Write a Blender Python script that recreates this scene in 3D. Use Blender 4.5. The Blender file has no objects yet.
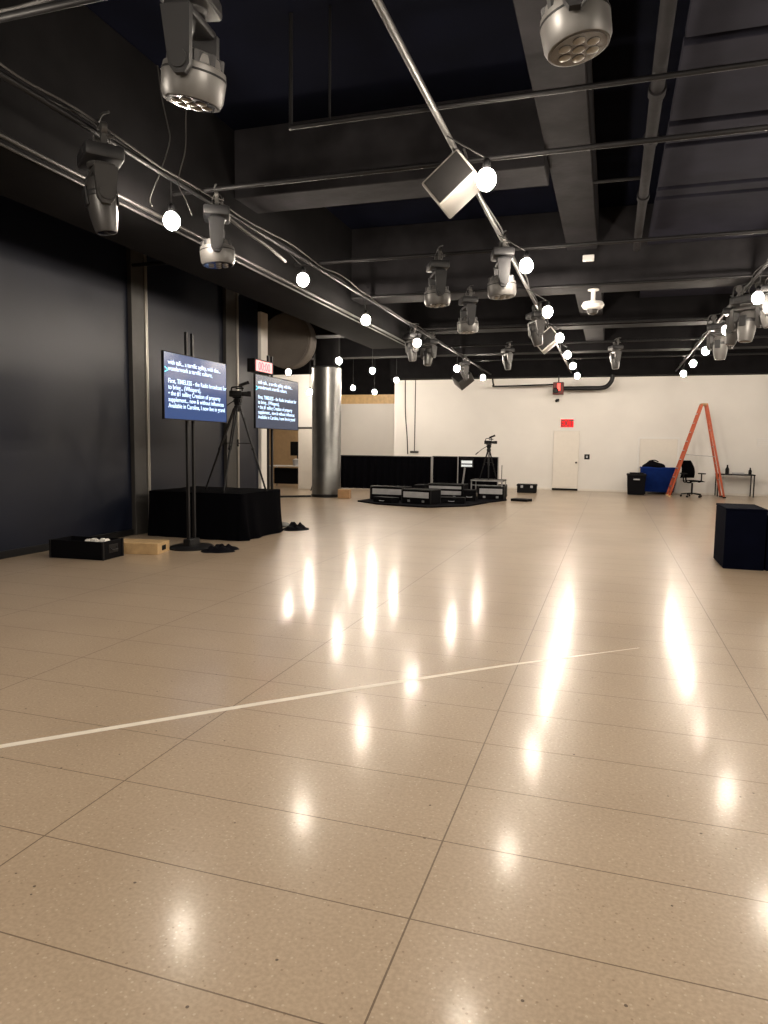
import bpy, bmesh, math, random
from mathutils import Vector, Matrix, Euler
random.seed(7)
SC = bpy.context.scene
COL = SC.collection
PI = math.pi
def R(d): return math.radians(d)

# ------------------------------------------------------------------ materials
def mat(name, col, rough=0.6, metal=0.0, spec=0.5, noise=0.0, nscale=8.0, bump=0.0, bscale=40.0, emit=None, estr=0.0, coat=0.0):
    m = bpy.data.materials.new(name); m.use_nodes = True
    nt = m.node_tree; b = nt.nodes['Principled BSDF']
    b.inputs['Base Color'].default_value = (*col, 1)
    b.inputs['Roughness'].default_value = rough
    b.inputs['Metallic'].default_value = metal
    b.inputs['Specular IOR Level'].default_value = spec
    b.inputs['Coat Weight'].default_value = coat
    tc = nt.nodes.new('ShaderNodeTexCoord')
    if noise > 0:
        n = nt.nodes.new('ShaderNodeTexNoise'); n.inputs['Scale'].default_value = nscale; n.inputs['Detail'].default_value = 5
        r = nt.nodes.new('ShaderNodeValToRGB')
        r.color_ramp.elements[0].position = 0.3; r.color_ramp.elements[1].position = 0.7
        r.color_ramp.elements[0].color = (*[max(0, c*(1-noise)) for c in col], 1)
        r.color_ramp.elements[1].color = (*[min(1, c*(1+noise)) for c in col], 1)
        nt.links.new(tc.outputs['Object'], n.inputs['Vector'])
        nt.links.new(n.outputs['Fac'], r.inputs['Fac'])
        nt.links.new(r.outputs['Color'], b.inputs['Base Color'])
    if bump > 0:
        n2 = nt.nodes.new('ShaderNodeTexNoise'); n2.inputs['Scale'].default_value = bscale; n2.inputs['Detail'].default_value = 4
        bp = nt.nodes.new('ShaderNodeBump'); bp.inputs['Strength'].default_value = bump; bp.inputs['Distance'].default_value = 0.02
        nt.links.new(tc.outputs['Object'], n2.inputs['Vector'])
        nt.links.new(n2.outputs['Fac'], bp.inputs['Height'])
        nt.links.new(bp.outputs['Normal'], b.inputs['Normal'])
    if emit:
        b.inputs['Emission Color'].default_value = (*emit, 1)
        b.inputs['Emission Strength'].default_value = estr
    return m

M = {}
M['slab'] = mat('dark_slab_paint', (0.0020, 0.0025, 0.0062), 0.9, spec=0.04, noise=0.25, nscale=1.5)
M['beam'] = mat('dark_beam_paint', (0.0165, 0.0158, 0.0175), 0.8, spec=0.06, noise=0.25, nscale=3, bump=0.15, bscale=12)
M['beam_dark'] = mat('near_black_beam_paint', (0.0058, 0.0055, 0.0060), 0.8, spec=0.06, noise=0.25, nscale=3)
M['deck'] = mat('charcoal_deck_paint', (0.0135, 0.0135, 0.0195), 0.85, spec=0.05, noise=0.2, nscale=2)
M['wall_navy'] = mat('navy_wall_paint', (0.0042, 0.0064, 0.0160), 0.42, spec=0.38, noise=0.12, nscale=1.2)
M['column_grey'] = mat('grey_column_paint', (0.034, 0.032, 0.030), 0.5, noise=0.1)
M['strip'] = mat('brushed_strip', (0.42, 0.40, 0.36), 0.4, 0.8)
M['white_wall'] = mat('white_wall_paint', (0.74, 0.72, 0.69), 0.75, spec=0.25, noise=0.03, nscale=1.0)
M['white_door'] = mat('white_door_paint', (0.72, 0.68, 0.62), 0.45, noise=0.02)
M['white_plastic'] = mat('white_plastic', (0.75, 0.74, 0.72), 0.4)
M['tan_wall'] = mat('tan_wall_paint', (0.52, 0.36, 0.20), 0.7, noise=0.06)
M['wood_band'] = mat('pale_wood_band', (0.62, 0.42, 0.20), 0.5, noise=0.15, nscale=6)
M['black_metal'] = mat('black_metal', (0.006, 0.006, 0.007), 0.5, 0.0, spec=0.3)
M['pipe_dark'] = mat('dark_painted_pipe', (0.008, 0.0078, 0.0084), 0.5, 0.0, spec=0.16, noise=0.2, nscale=5)
M['pipe_steel'] = mat('dull_steel_pipe', (0.060, 0.058, 0.056), 0.45, 0.6, noise=0.2, nscale=9)
M['fixture'] = mat('grey_fixture_plastic', (0.026, 0.025, 0.0245), 0.42, 0.0, noise=0.1)
M['fixture_lt'] = mat('silver_fixture_plastic', (0.070, 0.067, 0.064), 0.42, 0.1, noise=0.1)
M['fixture_dk'] = mat('black_fixture_plastic', (0.010, 0.010, 0.011), 0.5, 0.0, spec=0.35)
M['lens'] = mat('fixture_lens', (0.22, 0.21, 0.19), 0.35, 0.3)
M['lens_dark'] = mat('dark_lens_glass', (0.01, 0.01, 0.015), 0.08, 0.0, 0.8)
M['speaker'] = mat('pale_grey_speaker', (0.20, 0.19, 0.175), 0.6, spec=0.2)
M['grille'] = mat('speaker_grille', (0.008, 0.0075, 0.0075), 0.8, 0.0, spec=0.1, bump=0.5, bscale=300)
M['cloth'] = mat('black_cloth', (0.0035, 0.0035, 0.0055), 0.95, spec=0.06, bump=0.2, bscale=200)
M['black_paint'] = mat('blue_black_paint', (0.0022, 0.0030, 0.0085), 0.85, spec=0.02, noise=0.15, nscale=4)
M['black_plastic'] = mat('black_plastic', (0.004, 0.004, 0.0046), 0.55, spec=0.14)
M['case_black'] = mat('black_case_laminate', (0.0035, 0.0035, 0.0048), 0.65, spec=0.07)
M['alu'] = mat('aluminium_edging', (0.40, 0.40, 0.41), 0.4, 0.85)
M['grey_panel'] = mat('grey_panel', (0.40, 0.40, 0.42), 0.5, noise=0.1)
M['foil'] = mat('crinkled_silver_cladding', (0.19, 0.19, 0.185), 0.36, 0.9, noise=0.12, nscale=3, bump=0.35, bscale=7)
M['duct'] = mat('taupe_duct_sheet', (0.115, 0.102, 0.092), 0.6, 0.0, spec=0.3, noise=0.15, nscale=2)
M['wood'] = mat('pale_plywood', (0.50, 0.34, 0.17), 0.6, noise=0.15, nscale=9)
M['carton'] = mat('brown_cardboard', (0.40, 0.24, 0.12), 0.8, noise=0.12)
M['paper'] = mat('white_paper', (0.78, 0.76, 0.72), 0.8)
M['orange'] = mat('orange_fibreglass', (0.44, 0.085, 0.030), 0.55, noise=0.1)
M['blue'] = mat('blue_canvas', (0.006, 0.030, 0.19), 0.8, spec=0.15, noise=0.12, bump=0.2, bscale=60)
M['red_box'] = mat('red_alarm_housing', (0.10, 0.012, 0.009), 0.5)
M['tape'] = mat('white_floor_tape', (0.76, 0.70, 0.60), 0.5, noise=0.06, nscale=20)
M['cable'] = mat('cable_rubber', (0.040, 0.038, 0.037), 0.6, spec=0.2)
M['cable_black'] = mat('black_cable_rubber', (0.018, 0.018, 0.018), 0.6)
M['bulb'] = mat('lit_bulb', (1, 0.9, 0.7), 0.3, emit=(1.0, 0.875, 0.73), estr=400)
M['screen'] = mat('navy_lit_screen', (0.004, 0.005, 0.01), 0.16, spec=0.12, emit=(0.030, 0.060, 0.165), estr=1.4)
M['screen_grey'] = mat('slate_lit_screen', (0.004, 0.005, 0.01), 0.2, spec=0.14, emit=(0.050, 0.060, 0.092), estr=1.2)
M['text'] = mat('screen_lettering', (0.5, 0.6, 0.7), 0.4, emit=(0.42, 0.62, 0.88), estr=1.7)
M['cyan'] = mat('screen_marker', (0.05, 0.4, 0.5), 0.4, emit=(0.05, 0.55, 0.8), estr=2.0)
M['exit_face'] = mat('exit_sign_face', (0.12, 0.004, 0.004), 0.5, spec=0.1, emit=(1.0, 0.004, 0.009), estr=1.5)
M['exit_letter'] = mat('exit_sign_letters', (0.03, 0.002, 0.002), 0.4, emit=(0.05, 0.0005, 0.001), estr=1.0)
M['timer_face'] = mat('timer_face', (0.5, 0.2, 0.2), 0.4, emit=(1.0, 0.24, 0.26), estr=1.3)
M['timer_digit'] = mat('timer_digits', (0.5, 0.02, 0.02), 0.4, emit=(1.0, 0.03, 0.06), estr=2.6)
M['red_lamp'] = mat('red_lamp', (0.6, 0.02, 0.02), 0.3, emit=(1.0, 0.06, 0.04), estr=3.0)
M['mon_lit'] = mat('small_lit_monitor', (0.3, 0.3, 0.3), 0.3, emit=(0.6, 0.62, 0.60), estr=1.0)

def floor_material():
    m = bpy.data.materials.new('beige_terrazzo'); m.use_nodes = True
    nt = m.node_tree; L = nt.links; b = nt.nodes['Principled BSDF']
    N = lambda t: nt.nodes.new('ShaderNode' + t)
    tc = N('TexCoord'); sep = N('SeparateXYZ'); L.new(tc.outputs['Object'], sep.inputs[0])
    def mth(op, a, bb=None, c=None):
        n = N('Math'); n.operation = op
        for i, v in enumerate((a, bb, c)):
            if v is None: continue
            if isinstance(v, (int, float)): n.inputs[i].default_value = v
            else: L.new(v, n.inputs[i])
        return n.outputs[0]
    def groove(sock, o, w, half):
        t = mth('DIVIDE', mth('SUBTRACT', sock, o), w)
        f = mth('ABSOLUTE', mth('SUBTRACT', mth('FRACT', mth('ADD', t, 0.5)), 0.5))
        return mth('LESS_THAN', f, half / w)
    gx = groove(sep.outputs[0], -3.5486, 1.4927, 0.0033)
    gy = groove(sep.outputs[1], 1.6086, 0.47944, 0.0027)
    g = mth('MAXIMUM', gx, gy)
    def chips(scale, thr):
        v = N('TexVoronoi'); v.inputs['Scale'].default_value = scale; v.feature = 'F1'
        L.new(tc.outputs['Object'], v.inputs['Vector'])
        return mth('LESS_THAN', v.outputs['Distance'], thr), v
    n1 = N('TexNoise'); n1.inputs['Scale'].default_value = 0.7; n1.inputs['Detail'].default_value = 4; L.new(tc.outputs['Object'], n1.inputs['Vector'])
    ramp = N('ValToRGB'); ramp.color_ramp.elements[0].color = (0.380, 0.293, 0.208, 1); ramp.color_ramp.elements[1].color = (0.435, 0.341, 0.248, 1)
    ramp.color_ramp.elements[0].position = 0.35; ramp.color_ramp.elements[1].position = 0.65
    L.new(n1.outputs['Fac'], ramp.inputs['Fac'])
    n2 = N('TexNoise'); n2.inputs['Scale'].default_value = 70; n2.inputs['Detail'].default_value = 3; L.new(tc.outputs['Object'], n2.inputs['Vector'])
    r2 = N('ValToRGB'); r2.color_ramp.elements[0].color = (0.90, 0.90, 0.90, 1); r2.color_ramp.elements[1].color = (1.07, 1.07, 1.07, 1)
    r2.color_ramp.elements[0].position = 0.36; r2.color_ramp.elements[1].position = 0.64
    L.new(n2.outputs['Fac'], r2.inputs['Fac'])
    mul = N('MixRGB'); mul.blend_type = 'MULTIPLY'; mul.inputs[0].default_value = 1
    L.new(ramp.outputs[0], mul.inputs[1]); L.new(r2.outputs[0], mul.inputs[2])
    def over(base, fac, col, k=1.0):
        x = N('MixRGB'); L.new(mth('MULTIPLY', fac, k), x.inputs[0]); L.new(base, x.inputs[1]); x.inputs[2].default_value = (*col, 1); return x.outputs[0]
    c1, _ = chips(38, 0.16); c2, _ = chips(23, 0.10); c3, _ = chips(8, 0.045)
    o = over(mul.outputs[0], c1, (0.62, 0.52, 0.40), 0.40)
    o = over(o, c2, (0.16, 0.10, 0.06), 0.45)
    o = over(o, c3, (0.05, 0.03, 0.02), 0.8)
    o = over(o, g, (0.10, 0.066, 0.042), 0.8)
    L.new(o, b.inputs['Base Color'])
    nr = N('TexNoise'); nr.inputs['Scale'].default_value = 2.2; nr.inputs['Detail'].default_value = 6; L.new(tc.outputs['Object'], nr.inputs['Vector'])
    rr = N('MapRange'); rr.inputs['To Min'].default_value = 0.285; rr.inputs['To Max'].default_value = 0.34; L.new(nr.outputs['Fac'], rr.inputs['Value'])
    L.new(rr.outputs[0], b.inputs['Roughness'])
    b.inputs['Specular IOR Level'].default_value = 0.18
    b.inputs['Coat Weight'].default_value = 0.40; b.inputs['Coat Roughness'].default_value = 0.145; b.inputs['Coat IOR'].default_value = 1.27
    nb = N('TexNoise'); nb.inputs['Scale'].default_value = 1.6; nb.inputs['Detail'].default_value = 3; L.new(tc.outputs['Object'], nb.inputs['Vector'])
    bp = N('Bump'); bp.inputs['Strength'].default_value = 0.10; bp.inputs['Distance'].default_value = 0.01
    L.new(nb.outputs['Fac'], bp.inputs['Height']); L.new(bp.outputs[0], b.inputs['Normal']); L.new(bp.outputs[0], b.inputs['Coat Normal'])
    return m
M['floor'] = floor_material()

# ------------------------------------------------------------------ mesh builder
class MB:
    def __init__(s, T=None): s.bm = bmesh.new(); s.T = T or Matrix.Identity(4)
    def _fin(s, verts):
        for v in verts: v.co = s.T @ v.co
    def box(s, lo, hi, bev=0.0, rot=None, seg=1):
        c = [(a+b)/2 for a, b in zip(lo, hi)]; d = [abs(b-a) for a, b in zip(lo, hi)]
        Mx = Matrix.Translation(c) @ (rot.to_matrix().to_4x4() if rot is not None else Matrix.Identity(4)) @ Matrix.Diagonal((*d, 1))
        r = bmesh.ops.create_cube(s.bm, size=1, matrix=Mx); vs = r['verts']
        if bev > 0:
            es = list({e for v in vs for e in v.link_edges})
            rb = bmesh.ops.bevel(s.bm, geom=es, offset=bev, segments=seg, affect='EDGES', profile=0.5)
            vs = list({v for f in rb['faces'] for v in f.verts} | {v for v in vs if v.is_valid})
        s._fin(vs); return s
    def cyl(s, p0, p1, r0, r1=None, seg=16):
        p0, p1 = Vector(p0), Vector(p1); r1 = r0 if r1 is None else r1
        d = p1-p0; q = d.to_track_quat('Z', 'Y')
        Mx = Matrix.Translation((p0+p1)/2) @ q.to_matrix().to_4x4()
        r = bmesh.ops.create_cone(s.bm, cap_ends=True, segments=seg, radius1=r0, radius2=r1, depth=d.length, matrix=Mx)
        s._fin(r['verts']); return s
    def sph(s, c, r, sc=(1, 1, 1), u=16, v=10, rot=None):
        Mx = Matrix.Translation(c) @ (rot.to_matrix().to_4x4() if rot is not None else Matrix.Identity(4)) @ Matrix.Diagonal((*sc, 1))
        q = bmesh.ops.create_uvsphere(s.bm, u_segments=u, v_segments=v, radius=r, matrix=Mx); s._fin(q['verts']); return s
    def tube(s, pts, r, seg=8, smooth=True, n=6):
        P = [Vector(p) for p in pts]
        if smooth and len(P) > 2:
            Q = []
            for i in range(len(P)-1):
                a, b, c, d = P[max(i-1, 0)], P[i], P[i+1], P[min(i+2, len(P)-1)]
                for k in range(n):
                    t = k/n
                    Q.append(0.5*((2*b)+(c-a)*t+(2*a-5*b+4*c-d)*t*t+(3*b-a-3*c+d)*t**3))
            Q.append(P[-1]); P = Q
        t0 = (P[1]-P[0]).normalized()
        up = Vector((0, 0, 1)) if abs(t0.z) < 0.9 else Vector((1, 0, 0))
        nrm = t0.cross(up).normalized(); rings = []
        for i, p in enumerate(P):
            t = (P[min(i+1, len(P)-1)]-P[max(i-1, 0)]).normalized()
            nrm = (nrm-t*nrm.dot(t)).normalized(); bn = t.cross(nrm)
            rings.append([s.bm.verts.new(p+(nrm*math.cos(2*PI*k/seg)+bn*math.sin(2*PI*k/seg))*r) for k in range(seg)])
        for a, b in zip(rings, rings[1:]):
            for k in range(seg): s.bm.faces.new((a[k], a[(k+1) % seg], b[(k+1) % seg], b[k]))
        s.bm.faces.new(rings[0][::-1]); s.bm.faces.new(rings[-1])
        s._fin([v for r_ in rings for v in r_]); return s
    def lathe(s, prof, seg=28, T=None):
        T = T or Matrix.Identity(4); rings = []
        for r, z in prof:
            rings.append([s.bm.verts.new(T @ Vector((r*math.cos(2*PI*k/seg), r*math.sin(2*PI*k/seg), z))) for k in range(seg)])
        for a, b in zip(rings, rings[1:]):
            for k in range(seg): s.bm.faces.new((a[k], a[(k+1) % seg], b[(k+1) % seg], b[k]))
        s.bm.faces.new(rings[0][::-1]); s.bm.faces.new(rings[-1])
        s._fin([v for r_ in rings for v in r_]); return s
    def prism(s, poly, z0, z1, T=None):
        T = T or Matrix.Identity(4)
        a = [s.bm.verts.new(T @ Vector((x, y, z0))) for x, y in poly]; b = [s.bm.verts.new(T @ Vector((x, y, z1))) for x, y in poly]
        n = len(poly)
        for i in range(n): s.bm.faces.new((a[i], a[(i+1) % n], b[(i+1) % n], b[i]))
        s.bm.faces.new(a[::-1]); s.bm.faces.new(b); s._fin(a+b); return s
    def grid(s, fn, nu, nv, thick=None):
        V = [[s.bm.verts.new(Vector(fn(i/nu, j/nv))) for j in range(nv+1)] for i in range(nu+1)]
        F = [s.bm.faces.new((V[i][j], V[i+1][j], V[i+1][j+1], V[i][j+1])) for i in range(nu) for j in range(nv)]
        vs = [v for r_ in V for v in r_]
        if thick:
            q = bmesh.ops.solidify(s.bm, geom=F, thickness=thick)
            vs = list({v for f in F for v in f.verts} | {v for v in q['geom'] if isinstance(v, bmesh.types.BMVert)})
        s._fin(vs); return s
    def build(s, name, material, parent=None, smooth=35):
        bmesh.ops.recalc_face_normals(s.bm, faces=s.bm.faces)
        me = bpy.data.meshes.new(name); s.bm.to_mesh(me); s.bm.free()
        me.materials.append(material)
        if smooth:
            for p in me.polygons: p.use_smooth = True
            me.set_sharp_from_angle(angle=R(smooth))
        o = bpy.data.objects.new(name, me); COL.objects.link(o)
        if parent: o.parent = parent
        return o

def tag(o, label, cat, group=None, kind=None):
    o['label'] = label; o['category'] = cat
    if group: o['group'] = group
    if kind: o['kind'] = kind
    return o
def thing(name, label, cat, loc=(0, 0, 0), rot=(0, 0, 0), group=None):
    o = bpy.data.objects.new(name, None); COL.objects.link(o); o.empty_display_size = 0.1
    o.location = loc; o.rotation_euler = rot
    return tag(o, label, cat, group)
def struct(name, mb, m, label, cat, smooth=35):
    return tag(mb.build(name, m, None, smooth), label, cat, None, 'structure')
def text(name, body, size, m, parent, loc, rot, align='LEFT', spacing=1.0, sx=1.0, ext=0.001, bold=0.0004):
    cu = bpy.data.curves.new(name, 'FONT'); cu.body = body; cu.size = size; cu.align_x = align; cu.space_line = spacing
    cu.extrude = ext; cu.materials.append(m); cu.offset = bold
    tmp = bpy.data.objects.new('tmp', cu); COL.objects.link(tmp); dg = bpy.context.evaluated_depsgraph_get()
    me = bpy.data.meshes.new_from_object(tmp.evaluated_get(dg)); bpy.data.objects.remove(tmp); bpy.data.curves.remove(cu)
    me.name = name
    o = bpy.data.objects.new(name, me); COL.objects.link(o); o.parent = parent; o.location = loc; o.rotation_euler = rot; o.scale = (sx, 1, 1)
    return o
def dup(root, loc, rot=None, label=None, scale=None):
    r = root.copy(); COL.objects.link(r); r.location = loc
    if rot is not None: r.rotation_euler = rot
    if label: r['label'] = label
    if scale: r.scale = (scale,)*3
    for ch in [c for c in root.children]:
        c = ch.copy(); COL.objects.link(c); c.parent = r
        for g in [x for x in ch.children]:
            d = g.copy(); COL.objects.link(d); d.parent = c
    return r

# ------------------------------------------------------------------ setting
SLAB = 5.4
struct('floor', MB().box((-15, -5, -0.2), (10, 31, 0)), M['floor'], 'polished beige terrazzo floor with thin dark divider lines', 'floor')
struct('ceiling', MB().box((-15, -5, SLAB), (10, 31, SLAB+0.2)), M['slab'], 'near black ceiling slab above the beams', 'ceiling')
# left wall
struct('wall_left', MB().box((-7.75, -5, 0), (-7.5, 14.1, SLAB)), M['wall_navy'], 'dark navy painted wall behind the nearer screen', 'wall')
struct('baseboard_left', MB().box((-7.5, -5, 0), (-7.46, 9.70, 0.10), 0.008), M['black_metal'], 'black baseboard along the foot of the navy wall', 'baseboard')
def wall_column(n, y0, y1, label):
    o = struct('trim_%d' % n, MB().box((-7.5, y0, 0), (-7.42, y1, SLAB), 0.004), M['column_grey'], label, 'column')
    s = MB().box((-7.42, y1-0.07, 0), (-7.402, y1-0.045, 4.7)); s.box((-7.42, y1-0.03, 0), (-7.402, y1-0.012, 4.7)); s.build('metal_strip', M['strip'], o)
wall_column(1, 9.70, 10.10, 'grey column strip on navy wall beside the pair of floor cases')
wall_column(2, 12.62, 13.1, 'grey column strip on navy wall between the two tall screens')
struct('trim_3', MB().box((-7.78, 14.1, 0), (-7.42, 14.42, 4.42), 0.006), M['white_wall'], 'white painted wall end beside the farther screen', 'wall end')
# back wall
struct('wall_back', MB().box((-7.95, 25.9, 0), (9.4, 26.1, SLAB)), M['white_wall'], 'long white wall at the far end of the hall', 'wall')
struct('wall_return', MB().box((-7.95, 26.1, 0), (-7.75, 28.0, SLAB)), M['white_wall'], 'white side wall turning away behind the far wall end', 'wall')
struct('baseboard_back', MB().box((-7.95, 25.875, 0), (9.4, 25.9, 0.07), 0.004), M['white_door'], 'low pale baseboard at foot of the white far wall', 'baseboard')
struct('wall_right', MB().box((9.2, -5, 0), (9.4, 26, SLAB)), M['wall_navy'], 'dark navy wall along the right side of the hall', 'wall')
struct('wall_front', MB().box((-7.6, -5, 0), (9.4, -4.8, SLAB)), M['beam'], 'dark wall closing the hall behind the viewer', 'wall')
struct('trim_4', MB().box((-7.95, 25.3, 3.99), (9.2, 25.9, SLAB)), M['beam_dark'], 'dark bulkhead over the top of the white far wall', 'bulkhead')
# side area beyond the navy wall
p = MB(); p.box((-15, 21.8, 0), (-11.3, 21.95, 3.85)); p.box((-11.3, 21.8, 2.06), (-9.0, 21.95, 3.85)); p.box((-10.08, 21.8, 0), (-9.0, 21.95, 2.06))
struct('wall_partition', p, M['white_wall'], 'white partition with a doorway, left of the silver column', 'wall')
struct('wall_side_room', MB().box((-15, 24.4, 0), (-11.1, 24.5, 3.2)), M['tan_wall'], 'tan wall inside the small room past the doorway', 'wall')
struct('wall_far_left', MB().box((-15, 28.0, 0), (-7.75, 28.2, 3.24)), M['white_wall'], 'white wall panel right of the silver column', 'wall')
struct('trim_5', MB().box((-15, 28.0, 3.24), (-7.75, 28.2, 3.62)), M['wood_band'], 'pale wood band along top of the panel right of silver column', 'band')
struct('wall_far_left_top', MB().box((-15, 28.0, 3.62), (-7.75, 28.2, SLAB)), M['beam_dark'], 'black wall strip above the pale wood band', 'wall')
struct('wall_outer', MB().box((-15.2, 14, 0), (-15, 28.2, SLAB)), M['white_wall'], 'outer wall of the side area beyond the navy wall', 'wall')
struct('wall_side_near', MB().box((-15, 13.9, 0), (-7.75, 14.1, SLAB)), M['wall_navy'], 'near wall closing the side area behind the navy wall', 'wall')
struct('trim_6', MB().prism([(-9.8, 17.25), (-8.25, 18.72), (-8.29, 18.78), (-9.84, 17.31)], 0, 0.05), M['black_metal'], 'dark floor threshold strip running to the silver column', 'threshold')
# white leaf beside the doorway
d = struct('door_1', MB().box((-10.06, 21.75, 0.01), (-9.42, 21.8, 2.04), 0.005), M['white_door'], 'white door leaf seen between farther screen and silver column', 'door')
q = MB(); q.box((-9.42, 21.74, 0), (-9.34, 21.82, 2.04)); q.box((-10.08, 21.74, 2.04), (-9.34, 21.82, 2.1)); q.build('door_frame', M['column_grey'], d)
# beams
struct('beam_left', MB().box((-5.55, -4.8, 3.83), (-4.6, 16.2, SLAB), 0.01), M['beam_dark'], 'deep dark beam running along the left row of bulbs', 'beam')
struct('beam_centre', MB().box((-0.81, -4.8, 4.76), (-0.335, 12.2, SLAB), 0.01), M['beam'], 'grey concrete beam running away overhead right of the single speaker', 'beam')
struct('beam_cross', MB().box((-4.6, 8.05, 4.58), (-0.81, 8.65, SLAB), 0.01), M['beam'], 'short cross beam behind the speaker, meeting the concrete beam', 'beam')
struct('beam_cross_long', MB().box((-4.6, 12.2, 4.17), (9.2, 12.75, SLAB), 0.01), M['beam'], 'wide dark cross beam with the white ceiling camera', 'beam')
struct('beam_centre_far', MB().box((-0.75, 12.75, 4.4), (-0.28, 20.4, SLAB), 0.01), M['beam'], 'far stretch of concrete beam beyond the ceiling camera', 'beam')
struct('beam_cross_far', MB().box((-14, 16.2, 4.2), (9.2, 16.7, SLAB), 0.01), M['beam_dark'], 'dark cross beam at the end of the long left beam', 'beam')
struct('beam_cross_last', MB().box((-14, 20.4, 4.2), (9.2, 20.9, SLAB), 0.01), M['beam_dark'], 'last dark cross beam before the white far wall', 'beam')
# deck panels right of the long pipe
gaps = [-4.8, 0.6, 3.0, 4.6, 5.4, 6.30, 7.78, 8.32, 9.62, 9.98, 12.2]
for a, b in zip(gaps, gaps[1:]):
    if b < 3.2: continue
    struct('ceiling_panel', MB().box((0.42, a+0.06, 4.75), (9.2, b-0.06, 4.83), 0.006), M['deck'], 'charcoal deck panel right of the long pipe, %.1f metres ahead' % ((a+b)/2), 'ceiling panel')
gaps2 = [12.75, 13.0, 13.5, 14.3, 15.3, 16.2]
for a, b in zip(gaps2, gaps2[1:]):
    struct('ceiling_panel', MB().box((0.45, a+0.06, 4.72), (9.2, b-0.06, 4.8), 0.006), M['deck'], 'charcoal deck panel beyond the wide cross beam, %.1f metres ahead' % ((a+b)/2), 'ceiling panel')
# doors, hatches in far wall
d = struct('door_2', MB().box((-1.95, 25.855, 0.07), (-1.06, 25.9, 2.11), 0.005), M['white_door'], 'white door below the red exit sign', 'door')
q = MB(); q.box((-2.02, 25.86, 0), (-1.96, 25.9, 2.12)); q.box((-1.05, 25.86, 0), (-0.99, 25.9, 2.12)); q.box((-2.02, 25.86, 2.12), (-0.99, 25.9, 2.18)); q.build('door_frame', M['white_wall'], d)
q = MB(); q.cyl((-1.14, 25.86, 1.0), (-1.14, 25.80, 1.0), 0.012); q.sph((-1.14, 25.79, 1.0), 0.034); q.build('door_knob', M['pipe_steel'], d)
MB().box((-1.95, 25.85, 0.0), (-1.06, 25.895, 0.065)).build('door_gap_shade', M['black_plastic'], d)  # black strip standing in for the shaded gap under the door
d = struct('door_3', MB().box((0.97, 25.87, 0.1), (2.17, 25.9, 1.86), 0.004), M['white_door'], 'white wall hatch behind the blue laundry cart', 'hatch')
q = MB(); q.box((0.90, 25.85, 0.05), (0.96, 25.9, 1.87)); q.box((2.18, 25.85, 0.05), (2.24, 25.9, 1.87)); q.box((0.90, 25.85, 1.87), (2.24, 25.9, 1.93)); q.build('hatch_frame', M['white_plastic'], d)

# ------------------------------------------------------------------ pipes and conduits overhead
PZ = 4.1
def pipe(name, label, a, b, r, m, cat='pipe', couplings=(), group=None):
    o = tag(MB().cyl(a, b, r, seg=14).build(name, m), label, cat, group)
    for t in couplings:
        a_, b_ = Vector(a), Vector(b); c = a_.lerp(b_, t); u = (b_-a_).normalized()
        MB().cyl(c-u*0.06, c+u*0.06, r*1.3, seg=14).build('coupling', m, o)
    return o
G = 'lighting grid pipes'
pipe('grid_pipe', 'dark grid pipe above the left row of bulbs', (-4.18, -4.8, PZ), (-4.18, 25.3, PZ), 0.024, M['pipe_dark'], group=G)
pipe('grid_pipe', 'bare steel grid pipe running down the middle to the tilted speaker', (-1.39, -4.8, PZ), (-1.39, 25.3, PZ), 0.026, M['pipe_steel'], group=G)
pipe('grid_pipe', 'grid pipe carrying the right row of bulbs', (1.95, -4.8, PZ), (1.95, 25.3, PZ), 0.024, M['pipe_dark'], group=G)
for y, lab, z in ((3.65, 'cross grid pipe nearest the viewer, carrying two big moving heads', PZ+0.05), (6.6, 'cross grid pipe passing behind the tilted speaker', PZ+0.05), (9.62, 'cross grid pipe in front of the wide cross beam', PZ+0.05),
               (12.0, 'cross grid pipe just before the wide cross beam', PZ+0.05), (15.6, 'cross grid pipe above the second small speaker', PZ+0.05), (18.4, 'cross grid pipe second from the far wall', PZ+0.05), (21.6, 'cross grid pipe nearest the white far wall', PZ+0.05)):
    pipe('grid_pipe', lab, (-4.5, y, z), (9.2, y, z), 0.024, M['pipe_dark'], group=G)
o = pipe('sprinkler_pipe', 'thin dark pipe with upturned end crossing under the concrete beam', (-2.9, 6.1, 4.42), (9.2, 6.1, 4.42), 0.022, M['pipe_dark'])
MB().cyl((-2.9, 6.1, 4.40), (-2.9, 6.1, SLAB-0.002), 0.018).build('drop_rod', M['pipe_dark'], o)
MB().cyl((-2.52, 6.1, 4.42), (-2.52, 6.1, SLAB-0.002), 0.012).build('drop_rod', M['pipe_dark'], o)
pipe('drain_pipe', 'thick grey pipe running away beside the deck panels', (0.245, -4.8, 4.52), (0.245, 11.4, 4.52), 0.055, M['beam'], couplings=(0.32, 0.70, 0.76, 0.86))
pipe('branch_pipe', 'thin pipe low under the deck crossing before the wide beam', (-0.31, 8.6, 4.55), (0.2, 8.6, 4.55), 0.018, M['pipe_dark'])
o = pipe('beam_conduit', 'pale conduit along the lower edge of the deep left beam', (-4.575, -4.8, 3.885), (-4.575, 16.2, 3.885), 0.020, M['pipe_steel'], 'conduit')
o = pipe('beam_conduit', 'thinner conduit just below the pale one on left beam', (-4.585, -4.8, 3.822), (-4.585, 16.2, 3.822), 0.012, M['pipe_steel'], 'conduit')
pipe('wall_bracket_pipe', 'short dark bar at the top of the first column strip', (-7.5, 9.75, 4.36), (-5.55, 9.75, 4.36), 0.03, M['pipe_dark'], 'bar')
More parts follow.
